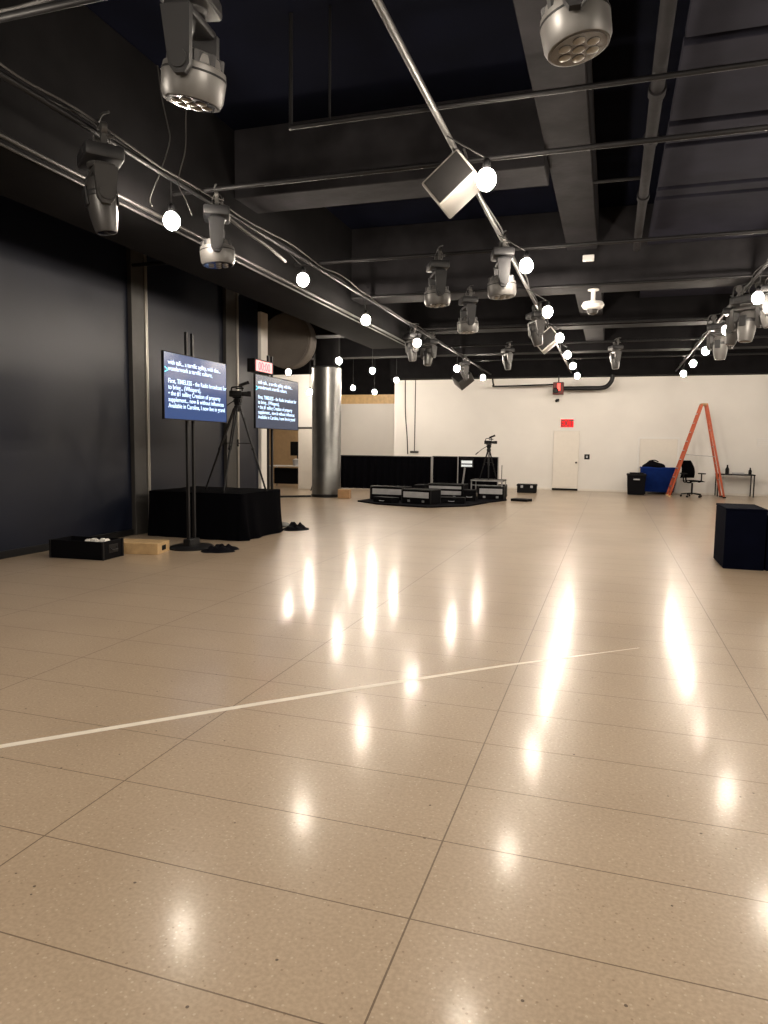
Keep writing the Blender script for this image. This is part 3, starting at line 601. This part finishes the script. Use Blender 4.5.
o = b.build('crumpled_paper', M['paper'], None, 10); o.location = (-6.42, 7.60, 0.18); tag(o, 'crumpled white paper lying in the low black case', 'paper')
t = thing('wooden_box', 'flat pale wooden box on floor between black case and screen stand', 'box', (-6.22, 8.23, 0), (0, 0, R(12)))
b = MB(); b.box((-0.33, -0.20, 0), (0.33, 0.20, 0.15), 0.004); b.build('body', M['wood'], t)
MB().box((-0.332, -0.202, 0.125), (0.332, 0.202, 0.155), 0.004).build('lid', M['wood'], t)
MB().box((0.33, -0.06, 0.04), (0.334, 0.07, 0.11), 0.001).build('hand_slot', M['black_plastic'], t)

# ------------------------------------------------------------------ column
t = thing('silver_column', 'silver clad round column between farther screen and drapes', 'column', (-7.93, 19.1, 0))
MB().lathe([(0.42, 0.08), (0.425, 1.2), (0.42, 1.21), (0.425, 2.5), (0.42, 2.51), (0.425, 3.72), (0.40, 3.76)], 48).build('cladding', M['foil'], t, 30)
MB().lathe([(0.44, 0), (0.44, 0.07), (0.42, 0.085)], 40).build('foot_ring', M['black_metal'], t)
MB().lathe([(0.38, 3.75), (0.38, SLAB)], 32).build('shaft', M['beam_dark'], t)
t['kind'] = 'structure'

# ------------------------------------------------------------------ drapes
def drape(label, x0, x1, y0, y1, h, seed):
    t = thing('drape_panel', label, 'drape', (x0, y0, 0), (0, 0, math.atan2(y1-y0, x1-x0)), 'low black pipe and drape'); W = math.hypot(x1-x0, y1-y0)
    rnd = random.Random(seed); ph = rnd.uniform(0, 6)
    MB().grid(lambda u, v: (0.03+(W-0.06)*u, (0.012+0.03*v)*math.sin(u*W*26+ph+0.6*math.sin(u*9)), h-0.03-(h-0.05)*v), int(W*60), 8, 0.004).build('curtain', M['cloth'], t, 60)
    MB().cyl((0, 0, h-0.02), (W, 0, h-0.02), 0.018).build('top_rail', M['black_metal'], t)
    for xx in (0.012, W-0.012):
        u = MB(); u.cyl((xx, -0.045, 0.01), (xx, -0.045, h), 0.019); u.build('upright', M['alu'], t)
        MB().box((xx-0.02+0.012*(1 if xx < 1e-1 else -1), -0.20, 0), (xx+0.02+0.012*(1 if xx < 1e-1 else -1), 0.11, 0.012), 0.003).build('base_plate', M['black_metal'], t)
    return t
drape('long black drape panel between silver column and drape upright', -9.0, -5.72, 22.9, 23.05, 1.17, 1)
drape('narrow black drape panel in the middle of the low row', -5.71, -4.76, 23.05, 23.1, 1.19, 2)
drape('right black drape panel behind the small camera tripod', -4.74, -3.42, 22.6, 22.75, 1.2, 3)
t = thing('cardboard_box', 'small brown cardboard box at foot of the silver column', 'box', (-7.22, 18.75, 0), (0, 0, R(12)))
MB().box((-0.17, -0.14, 0), (0.17, 0.14, 0.25), 0.005).build('carton', M['carton'], t)
q = MB(); q.box((-0.17, -0.14, 0.25), (0.17, -0.004, 0.256)); q.box((-0.17, 0.004, 0.25), (0.17, 0.14, 0.256)); q.build('flaps', M['wood'], t)

# ------------------------------------------------------------------ rig cases in the middle
mt = MB().prism([(-6.45, 17.75), (-5.7, 17.1), (-4.25, 16.75), (-3.4, 17.6), (-3.1, 19.0), (-2.75, 20.0), (-2.9, 20.8), (-5.6, 21.0), (-6.3, 19.3)], 0, 0.035)
tag(mt.build('floor_mat', M['cloth']), 'black floor mat spread under the road cases', 'mat')
def road_case(label, x, y, yaw, w, d, h, double=False, z=0.035, tiltlid=True):
    t = thing('road_case', label, 'case', (x, y, z), (0, 0, R(yaw)), 'black road cases on the mat')
    MB().box((-w/2, -d/2, 0.0), (w/2, d/2, h), 0.01).build('body', M['case_black'], t)
    e = MB(); r = 0.013
    for sx in (-1, 1):
        for sy in (-1, 1): e.box((sx*w/2-r, sy*d/2-r, 0), (sx*w/2+r, sy*d/2+r, h), 0.002)
        e.box((sx*w/2-r, -d/2, h-r), (sx*w/2+r, d/2, h+r*0.6))
    for sy in (-1, 1): e.box((-w/2, sy*d/2-r, h-r), (w/2, sy*d/2+r, h+r*0.6), 0.002)
    e.build('edging', M['black_metal'], t)
    if double:
        MB().box((-w*0.47, -d/2-0.012, h*0.70), (w*0.44, -d/2, h*0.88), 0.002).build('front_panel', M['grey_panel'], t)
        MB().box((-w*0.47, -d/2-0.012, h*0.30), (w*0.44, -d/2, h*0.56), 0.002).build('front_panel', M['grey_panel'], t)
    else:
        MB().box((-w*0.44, -d/2-0.012, h*0.42), (w*0.44, -d/2, h*0.84), 0.002).build('front_panel', M['grey_panel'], t)
    for xx in (-0.25, 0.25):
        MB().box((xx*w-0.035, -d/2-0.014, h*0.10), (xx*w+0.035, -d/2, h*0.25), 0.003).build('latch', M['alu'], t)
    return t
road_case('left black road case with one grey front panel, nearest the column', -5.76, 18.55, -4, 1.0, 0.55, 0.36)
road_case('nearest black road case with tilted grey panel on the mat', -4.68, 17.75, -14, 0.85, 0.55, 0.36)
road_case('black road case with two grey bars on its front', -4.38, 19.6, 0, 1.02, 0.6, 0.42, True)
road_case('black road case standing inside the low steel frame', -3.20, 20.12, 2, 0.74, 0.5, 0.36)
t = thing('steel_frame_deck', 'low steel frame deck holding the small camera tripod', 'deck', (-3.33, 20.3, 0.035))
q = MB()
for sx in (-1, 1):
    for sy in (-1, 1):
        q2 = MB(); q2.box((sx*0.44-0.016, sy*0.36-0.016, 0), (sx*0.44+0.016, sy*0.36+0.016, 0.50), 0.003); q2.build('leg', M['alu'], t)
q = MB(); q.box((-0.46, -0.38, 0.50), (0.46, 0.38, 0.545), 0.004); q.build('top', M['black_metal'], t)
q = MB(); q.box((-0.46, -0.386, 0.505), (0.46, -0.378, 0.54)); q.box((-0.44, -0.37, 0.38), (0.44, -0.35, 0.40)); q.build('front_rail', M['alu'], t)
tripod('short tripod on the steel frame deck before the right drape', -3.36, 20.35, 0.582, 1.52, [(-0.25, 0.05), (0.05, -0.22), (0.22, 0.14)])
camcorder('small black video camera on short tripod before the white wall', -3.36, 20.35, 1.602, 25, 0.85)
def flat_box(label, x, y, yaw, w, d, h):
    t = thing('equipment_case', label, 'case', (x, y, 0.035), (0, 0, R(yaw)), 'plain black cases on the mat')
    MB().box((-w/2, -d/2, 0), (w/2, d/2, h*0.72), 0.012).build('body', M['case_black'], t)
    MB().box((-w/2-0.006, -d/2-0.006, h*0.73), (w/2+0.006, d/2+0.006, h), 0.014).build('lid', M['case_black'], t)
    q = MB(); q.tube([(-0.07, -d/2, h*0.4), (-0.06, -d/2-0.03, h*0.36), (0.06, -d/2-0.03, h*0.36), (0.07, -d/2, h*0.4)], 0.009); q.build('handle', M['grey_panel'], t)
flat_box('low plain black case lying in front of the left road case', -5.58, 17.55, -22, 0.62, 0.34, 0.14)
flat_box('plain black case between the two-bar road case and steel frame deck', -3.66, 19.2, 6, 0.34, 0.42, 0.30)
flat_box('plain black case behind the nearest road case, left of two-bar case', -5.08, 19.25, 3, 0.30, 0.55, 0.40)
flat_box('low plain black case in front of the two-bar road case', -3.95, 18.2, 8, 0.7, 0.4, 0.15)
t = thing('small_monitor', 'small monitor with pale stripes on a leaning stand before the drapes', 'monitor', (-4.20, 21.4, 0))
MB().box((-0.20, -0.02, 0.86), (0.20, 0.02, 1.16), 0.006).build('casing', M['black_plastic'], t)
q = MB(); q.box((-0.17, -0.026, 0.90), (0.17, -0.02, 0.965)); q.box((-0.17, -0.026, 1.00), (0.17, -0.02, 1.09)); q.build('screen', M['mon_lit'], t)
q = MB(); q.cyl((-0.16, 0.0, 0.02), (-0.06, 0.0, 0.88), 0.028); q.build('post', M['alu'], t)
MB().box((-0.35, -0.18, 0), (0.05, 0.18, 0.02), 0.004).build('base', M['black_metal'], t)
t = thing('flat_case', 'flat thin black case on floor at right end of the mat', 'case', (-2.35, 20.1, 0), (0, 0, R(-20)))
MB().box((-0.25, -0.18, 0), (0.25, 0.18, 0.07), 0.01).build('shell', M['black_plastic'], t)
MB().tube([(-0.06, -0.18, 0.035), (-0.06, -0.215, 0.035), (0.06, -0.215, 0.035), (0.06, -0.18, 0.035)], 0.008, 6, False).build('handle', M['black_plastic'], t)
t = thing('speaker_box', 'black box standing right of the low steel frame deck', 'box', (-3.10, 21.5, 0))
MB().box((-0.13, -0.13, 0), (0.13, 0.13, 0.38), 0.012).build('cabinet', M['black_plastic'], t)
MB().box((-0.11, -0.136, 0.03), (0.11, -0.13, 0.35), 0.002).build('grille', M['grille'], t)
t = thing('light_stand', 'thin upright light stand right of the right drape', 'stand', (-3.22, 22.1, 0))
MB().cyl((0, 0, 0.02), (0, 0, 0.95), 0.011).build('pole', M['black_metal'], t)
for a in (0, 120, 240):
    MB().cyl((0, 0, 0.18), (0.2*math.cos(R(a)), 0.2*math.sin(R(a)), 0.012), 0.008).build('leg', M['black_metal'], t)
t = thing('tool_case', 'small dark brown case alone on floor before the white wall', 'case', (-2.62, 23.9, 0), (0, 0, R(3)))
MB().box((-0.32, -0.2, 0), (0.32, 0.2, 0.22), 0.02).build('body', M['black_plastic'], t)
MB().box((-0.335, -0.21, 0.215), (0.335, 0.21, 0.29), 0.015).build('lid', M['black_plastic'], t)
q = MB(); q.box((-0.2, -0.215, 0.17), (-0.12, -0.2, 0.25), 0.003); q.box((0.12, -0.215, 0.17), (0.2, -0.2, 0.25), 0.003); q.build('latches', M['grey_panel'], t)

# ------------------------------------------------------------------ things at the far wall
t = thing('exit_sign', 'glowing red exit sign above the white door', 'exit sign', (-1.50, 25.9, 2.40))
MB().box((-0.24, -0.07, -0.17), (0.24, 0, 0.17), 0.008).build('housing', M['white_plastic'], t)
f = MB().box((-0.22, -0.076, -0.15), (0.22, -0.068, 0.13), 0.002).build('face', M['exit_face'], t)
text('exit_lettering', 'EXIT', 0.33, M['exit_letter'], f, (0, -0.079, -0.125), (R(90), 0, 0), 'CENTER', 1.0, 0.64, 0.002, 0.009)
t = thing('alarm_box', 'red and black alarm box at end of the elbow pipe', 'alarm', (-1.80, 25.2, 3.56))
MB().box((-0.18, -0.14, -0.21), (0.18, 0.14, 0.21), 0.015).build('housing', M['red_box'], t)
MB().box((-0.03, -0.165, -0.08), (0.07, -0.14, 0.16), 0.012).build('strobe', M['red_lamp'], t)
q = MB(); q.lathe([(0.10, 0), (0.10, 0.02), (0.06, 0.05)], 24, Matrix.Translation((-0.08, -0.14, -0.08)) @ Matrix.Rotation(R(90), 4, 'X')); q.build('bell', M['black_metal'], t)
MB().cyl((0, 0, 0.2), (0, 0, 0.45), 0.02).build('hanger', M['black_metal'], t)
t = thing('wall_camera', 'tiny black camera under the red alarm box', 'camera', (-1.86, 25.9, 3.20))
MB().box((-0.05, -0.03, -0.05), (0.05, 0, 0.05), 0.005).build('bracket', M['black_plastic'], t)
MB().cyl((0, -0.02, 0), (-0.03, -0.2, -0.03), 0.045, 0.05).build('body', M['black_plastic'], t)
t = thing('wall_plate', 'small black wall plate right of the white door', 'wall plate', (-0.78, 25.9, 1.21))
MB().box((-0.09, -0.02, -0.09), (0.09, 0, 0.09), 0.006).build('plate', M['black_plastic'], t)
MB().box((-0.03, -0.026, -0.04), (0.03, -0.02, 0.04), 0.002).build('button', M['grey_panel'], t)
t = thing('wall_vent', 'white slatted vent on far wall at the right edge', 'vent', (4.95, 25.9, 1.78))
MB().box((-0.34, -0.02, -0.14), (0.34, 0, 0.14), 0.004).build('frame', M['white_plastic'], t)
q = MB()
for i in range(4): q.box((-0.31, -0.028, -0.115+i*0.065), (0.31, -0.02, -0.085+i*0.065))
q.build('slats', M['white_wall'], t)
# black bin, blue cart, bag
t = thing('black_bin', 'black lidded bin left of the blue laundry cart', 'bin', (0.86, 24.68, 0))
MB().lathe([(0.36, 0.01), (0.40, 0.5), (0.41, 0.64)], 4, Matrix.Rotation(R(45), 4, 'Z')).build('body', M['case_black'], t, 20)
q = MB(); q.box((-0.31, -0.31, 0.63), (0.31, 0.31, 0.70), 0.02); q.box((-0.22, -0.16, 0.70), (0.22, 0.16, 0.735), 0.012); q.build('lid', M['black_plastic'], t)
q = MB(); q.box((-0.10, -0.335, 0.5), (0.10, -0.29, 0.54), 0.006); q.build('handle', M['grey_panel'], t)
t = thing('laundry_cart', 'blue canvas laundry cart against the white far wall', 'cart', (1.58, 25.42, 0))
b = MB()
def cart(u, v):
    a = u*2*PI; ca, sa = math.cos(a), math.sin(a); n = 6
    rr = (abs(ca)**n+abs(sa)**n)**(-1/n); k_ = 0.86+0.14*v
    bul = 1+0.03*math.sin(v*PI)
    return (0.58*rr*ca*k_*bul, 0.36*rr*sa*k_*bul, 0.09+0.80*v+0.012*math.sin(5*a)*v)
b.grid(cart, 64, 10, 0.012); b.box((-0.46, -0.28, 0.10), (0.46, 0.28, 0.14)); b.build('canvas_body', M['blue'], t, 50)
b = MB(); pts = [cart(i/48, 1.0) for i in range(49)]; b.tube(pts, 0.02, 8, False); b.build('rim', M['blue'], t)
b = MB(); b.box((-0.47, -0.29, 0.085), (0.47, 0.29, 0.13), 0.006); b.build('chassis', M['black_plastic'], t)
for sx in (-1, 1):
    for sy in (-1, 1):
        c = MB(); c.cyl((sx*0.42-0.02, sy*0.24, 0.046), (sx*0.42+0.02, sy*0.24, 0.046), 0.045); c.box((sx*0.42-0.03, sy*0.24-0.015, 0.05), (sx*0.42+0.03, sy*0.24+0.015, 0.10)); c.build('caster', M['black_plastic'], t)
rnd = random.Random(11)
b = MB(); b.sph((0, 0, 0.0), 0.3, (1.25, 0.75, 0.62), 28, 16)
for v in b.bm.verts:
    p_ = v.co; k_ = 1+0.10*math.sin(9*p_.x+3)*math.sin(7*p_.y+2)+0.08*math.sin(17*p_.z+13*p_.x); v.co = Vector((p_.x*k_, p_.y*k_, max(-0.1, p_.z*k_)))
b.tube([(-0.2, 0, 0.15), (-0.15, -0.05, 0.2), (0.0, -0.06, 0.22), (0.12, -0.03, 0.17)], 0.02)
o = b.build('black_bag', M['cloth'], None, 70); o.location = (1.44, 25.4, 0.92); tag(o, 'slumped black bag on top of the blue laundry cart', 'bag')
# ladder
t = thing('step_ladder', 'tall orange step ladder standing open by the far wall', 'ladder', (2.78, 24.62, 0), (0, 0, R(3)))
TOPZ = 2.95
for s in (-1, 1):
    b = MB(); a, c = Vector((-0.92, s*0.30, 0.03)), Vector((-0.07, s*0.17, TOPZ)); d = (c-a).normalized(); q_ = d.to_track_quat('Z', 'Y')
    T = Matrix.Translation((a+c)/2) @ q_.to_matrix().to_4x4(); L = (c-a).length
    b.T = T; b.box((-0.012, -0.035, -L/2), (0.012, 0.035, L/2), 0.003); b.T = T @ Matrix.Rotation(0, 4, 'Z'); b.box((-0.034, -0.012, -L/2), (0.034, 0.012, L/2), 0.003); b.build('front_rail', M['orange'], t)
    b = MB(); a, c = Vector((0.70, s*0.27, 0.03)), Vector((0.07, s*0.17, TOPZ)); d = (c-a).normalized(); q_ = d.to_track_quat('Z', 'Y'); L = (c-a).length
    b.T = Matrix.Translation((a+c)/2) @ q_.to_matrix().to_4x4(); b.box((-0.012, -0.032, -L/2), (0.012, 0.032, L/2), 0.003); b.box((-0.032, -0.010, -L/2), (0.032, 0.010, L/2), 0.003); b.build('rear_rail', M['orange'], t)
    MB().box((-0.97, s*0.30-0.04, 0), (-0.86, s*0.30+0.04, 0.04), 0.006).build('foot', M['wood'], t)
    MB().box((0.66, s*0.27-0.035, 0), (0.76, s*0.27+0.035, 0.04), 0.006).build('foot', M['black_plastic'], t)
    b = MB(); b.cyl((-0.52, s*0.245, 1.36), (0.0, s*0.24, 1.33), 0.009, seg=8); b.cyl((0.0, s*0.24, 1.33), (0.42, s*0.23, 1.30), 0.009, seg=8); b.build('spreader', M['alu'], t)
for i in range(9):
    f = (i+1)/10; x = -0.92+0.85*f; y = 0.30-0.13*f
    MB().box((x-0.04, -y, 0.03+(TOPZ-0.03)*f-0.012), (x+0.05, y, 0.03+(TOPZ-0.03)*f+0.012), 0.003).build('step', M['alu'], t)
for i in range(4):
    f = (i+1)/5.5; x = 0.70-0.63*f; y = 0.27-0.10*f
    MB().cyl((x, -y, 0.03+(TOPZ-0.03)*f), (x, y, 0.03+(TOPZ-0.03)*f), 0.012, seg=8).build('rear_brace', M['alu'], t)
MB().box((-0.10, -0.19, TOPZ-0.03), (0.10, 0.19, TOPZ+0.04), 0.015).build('top_cap', M['carton'], t)
# office chair
t = thing('office_chair', 'black office chair under the orange ladder', 'chair', (2.54, 24.35, 0), (0, 0, R(-58))); t.scale = (1.08,)*3
for k_ in range(5):
    a = R(72*k_+10); b = MB(); b.tube([(0, 0, 0.12), (0.15*math.cos(a), 0.15*math.sin(a), 0.105), (0.29*math.cos(a), 0.29*math.sin(a), 0.085)], 0.018, 8); l = b.build('base_spoke', M['black_plastic'], t)
    c = MB(); px_, py_ = 0.29*math.cos(a), 0.29*math.sin(a); n = Vector((-math.sin(a), math.cos(a), 0))*0.022
    c.cyl(Vector((px_, py_, 0.03))-n, Vector((px_, py_, 0.03))+n, 0.029); c.cyl((px_, py_, 0.05), (px_, py_, 0.09), 0.01); c.build('caster', M['black_plastic'], l)
MB().cyl((0, 0, 0.08), (0, 0, 0.42), 0.026).build('gas_lift', M['black_metal'], t)
b = MB(); b.grid(lambda u, v: (-0.25+0.5*u, -0.25+0.5*v, 0.49+0.02*math.cos((u-.5)*3)*math.cos((v-.5)*3)-0.03*max(0, u-.8)*5), 14, 14, 0.07); b.build('seat', M['cloth'], t, 60)
def backf(u, v):
    w_ = 0.24*(1-0.22*v*v); return (-0.27+0.07*math.cos((u-.5)*2.2)*-1+0.06-0.13*v*v+0.06*math.sin(v*3), (u-.5)*2*w_, 0.56+0.52*v)
b = MB().grid(backf, 14, 14, 0.03); b.build('backrest', M['cloth'], t, 60)
MB().tube([(-0.05, 0, 0.43), (-0.25, 0, 0.44), (-0.31, 0, 0.6), (-0.33, 0, 0.8)], 0.022).build('back_support', M['black_plastic'], t)
for s in (-1, 1):
    b = MB(); b.tube([(0.0, s*0.2, 0.45), (0.0, s*0.30, 0.47), (0.0, s*0.31, 0.68)], 0.018); b.box((-0.12, s*0.31-0.045, 0.68), (0.14, s*0.31+0.045, 0.715), 0.012, seg=2); b.build('armrest', M['black_plastic'], t)
# table
t = thing('side_table', 'thin legged black table right of the orange ladder', 'table', (3.93, 25.42, 0))
MB().box((-0.56, -0.30, 0.70), (0.56, 0.30, 0.735), 0.005).build('table_top', M['black_plastic'], t)
for sx in (-1, 1):
    for sy in (-1, 1): MB().box((sx*0.53-0.018, sy*0.27-0.018, 0), (sx*0.53+0.018, sy*0.27+0.018, 0.70), 0.003).build('leg', M['black_metal'], t)
def bottle(label, x, y, h, r):
    t = thing('bottle', label, 'bottle', (x, y, 0.735), group='dark bottles on the table')
    MB().lathe([(r, 0), (r, h*0.55), (r*0.45, h*0.75), (r*0.40, h*0.93)], 18).build('glass', M['black_plastic'], t)
    MB().lathe([(r*0.45, h*0.92), (r*0.45, h)], 14).build('cap', M['black_metal'], t)
bottle('taller dark bottle at left end of the black table', 3.69, 25.42, 0.30, 0.06)
bottle('shorter dark bottle at right end of the black table', 4.37, 25.42, 0.22, 0.05)
t = thing('paper_tray', 'low pale tray between the two bottles on black table', 'tray', (4.01, 25.37, 0.735))
b = MB(); b.box((-0.17, -0.12, 0), (0.17, 0.12, 0.012), 0.002); b.box((-0.17, -0.12, 0), (0.17, -0.11, 0.05)); b.box((-0.17, 0.11, 0), (0.17, 0.12, 0.05)); b.box((-0.17, -0.12, 0), (-0.16, 0.12, 0.05)); b.box((0.16, -0.12, 0), (0.17, 0.12, 0.05)); b.build('tray', M['grey_panel'], t)
MB().box((-0.15, -0.10, 0.012), (0.15, 0.10, 0.03)).build('papers', M['paper'], t)

# ------------------------------------------------------------------ black boxes at the right
def block(label, x0, x1, y0, y1, h):
    t = thing('black_plinth', label, 'plinth', ((x0+x1)/2, (y0+y1)/2, 0), group='black plinths'); a, b_ = (x1-x0)/2, (y1-y0)/2
    MB().box((-a, -b_, 0.0), (a, b_, h-0.03), 0.006).build('body', M['black_paint'], t)
    MB().box((-a-0.004, -b_-0.004, h-0.03), (a+0.004, b_+0.004, h), 0.004).build('top_board', M['black_paint'], t)
block('taller black plinth on the right, nearest the open floor', 1.46, 1.94, 9.94, 10.83, 0.79)
block('lower black plinth cut by the right edge of view', 1.955, 2.75, 9.94, 10.83, 0.715)

# ------------------------------------------------------------------ side room behind the doorway
t = thing('work_table', 'small cluttered table inside the doorway by the farther screen', 'table', (-11.0, 22.9, 0))
MB().box((-0.6, -0.3, 0.72), (0.6, 0.3, 0.76), 0.005).build('table_top', M['white_plastic'], t)
for sx in (-1, 1):
    for sy in (-1, 1): MB().box((sx*0.56-0.02, sy*0.26-0.02, 0), (sx*0.56+0.02, sy*0.26+0.02, 0.72)).build('leg', M['alu'], t)
MB().box((-0.5, -0.1, 0.1), (0.42, 0.25, 0.66), 0.01).build('drawer_unit', M['case_black'], t)
t = thing('desk_monitor', 'black monitor on the table inside the doorway', 'monitor', (-10.72, 23.1, 0.76))
MB().box((-0.27, -0.02, 0.35), (0.27, 0.02, 0.85), 0.008).build('panel', M['black_plastic'], t)
MB().cyl((0, 0.01, 0.01), (0, 0.01, 0.4), 0.02).build('neck', M['black_plastic'], t)
MB().box((-0.13, -0.09, 0), (0.13, 0.09, 0.014), 0.004).build('foot', M['black_plastic'], t)
t = thing('storage_bin', 'pale storage tub on the table inside the doorway', 'tub', (-10.62, 22.78, 0.76))
MB().lathe([(0.10, 0), (0.13, 0.2), (0.14, 0.21)], 20).build('tub', M['grey_panel'], t)
MB().sph((0, 0, 0.2), 0.1, (1, 1, 0.5), 14, 8).build('contents', M['paper'], t)
t = thing('folded_tripod', 'folded black tripod leaning beside the silver column', 'tripod', (-9.15, 21.2, 0))
for dx, dy in ((-0.2, 0), (0.1, -0.12), (0.12, 0.14)):
    MB().cyl((dx, dy, 0.0), (0.06+dx*0.1, dy*0.1, 0.75), 0.018).build('leg', M['black_metal'], t)
MB().cyl((0.06, 0, 0.7), (0.17, 0.0, 1.5), 0.014).build('centre_pole', M['black_metal'], t)

# ------------------------------------------------------------------ floor tape
pts = [(-3.5, 2.03), (-2.88, 2.66), (-2.41, 3.14), (-1.93, 3.63), (-1.36, 4.19), (-0.63, 4.89), (0.28, 5.68)]
b = MB(); vs = []
for i, pnt in enumerate(pts):
    a = Vector(pts[max(i-1, 0)]); c = Vector(pts[min(i+1, len(pts)-1)]); d = (c-a).normalized(); n = Vector((-d.y, d.x))*0.024
    w_ = 1.0 if i < 5 else (0.7 if i == 5 else 0.2)
    vs.append((b.bm.verts.new((pnt[0]+n.x*w_, pnt[1]+n.y*w_, 0.0012)), b.bm.verts.new((pnt[0]-n.x*w_, pnt[1]-n.y*w_, 0.0012))))
for (a1, a2), (b1, b2) in zip(vs, vs[1:]): b.bm.faces.new((a1, a2, b2, b1))
tag(b.build('tape_line', M['tape']), 'long white tape line slanting across the terrazzo floor', 'tape')

# ------------------------------------------------------------------ world, camera, view
w = bpy.data.worlds.new('hall_world'); SC.world = w; w.use_nodes = True
w.node_tree.nodes['Background'].inputs[0].default_value = (0.5, 0.55, 0.7, 1); w.node_tree.nodes['Background'].inputs[1].default_value = 0.02
cam = bpy.data.cameras.new('camera'); co = bpy.data.objects.new('camera', cam); COL.objects.link(co); SC.camera = co
cam.sensor_fit = 'HORIZONTAL'; cam.sensor_width = 36; cam.lens = 699.6186/768*36; cam.clip_end = 100
yaw, pitch, roll = 0.31056471, -0.09617650, 0.01336041
def to_world(x, y, z):
    c, s = math.cos(roll), math.sin(roll); x, z = c*x-s*z, s*x+c*z
    c, s = math.cos(pitch), math.sin(pitch); y, z = c*y-s*z, s*y+c*z
    c, s = math.cos(yaw), math.sin(yaw); x, y = c*x-s*y, s*x+c*y
    return Vector((x, y, z))
rx, fy, uz = to_world(1, 0, 0), to_world(0, 1, 0), to_world(0, 0, 1)
mw = Matrix((rx, uz, -fy)).transposed().to_4x4(); mw.translation = (0, 0, 1.55); co.matrix_world = mw
SC.view_settings.view_transform = 'Standard'; SC.view_settings.look = 'None'; SC.view_settings.gamma = 1; SC.view_settings.use_curve_mapping = False
SC.view_settings.exposure = -0.05
SC.cycles.use_denoising = True
SC.cycles.max_bounces = 8; SC.cycles.diffuse_bounces = 5; SC.cycles.glossy_bounces = 4
SC.cycles.sample_clamp_indirect = 8.0; SC.cycles.caustics_reflective = False; SC.cycles.caustics_refractive = False
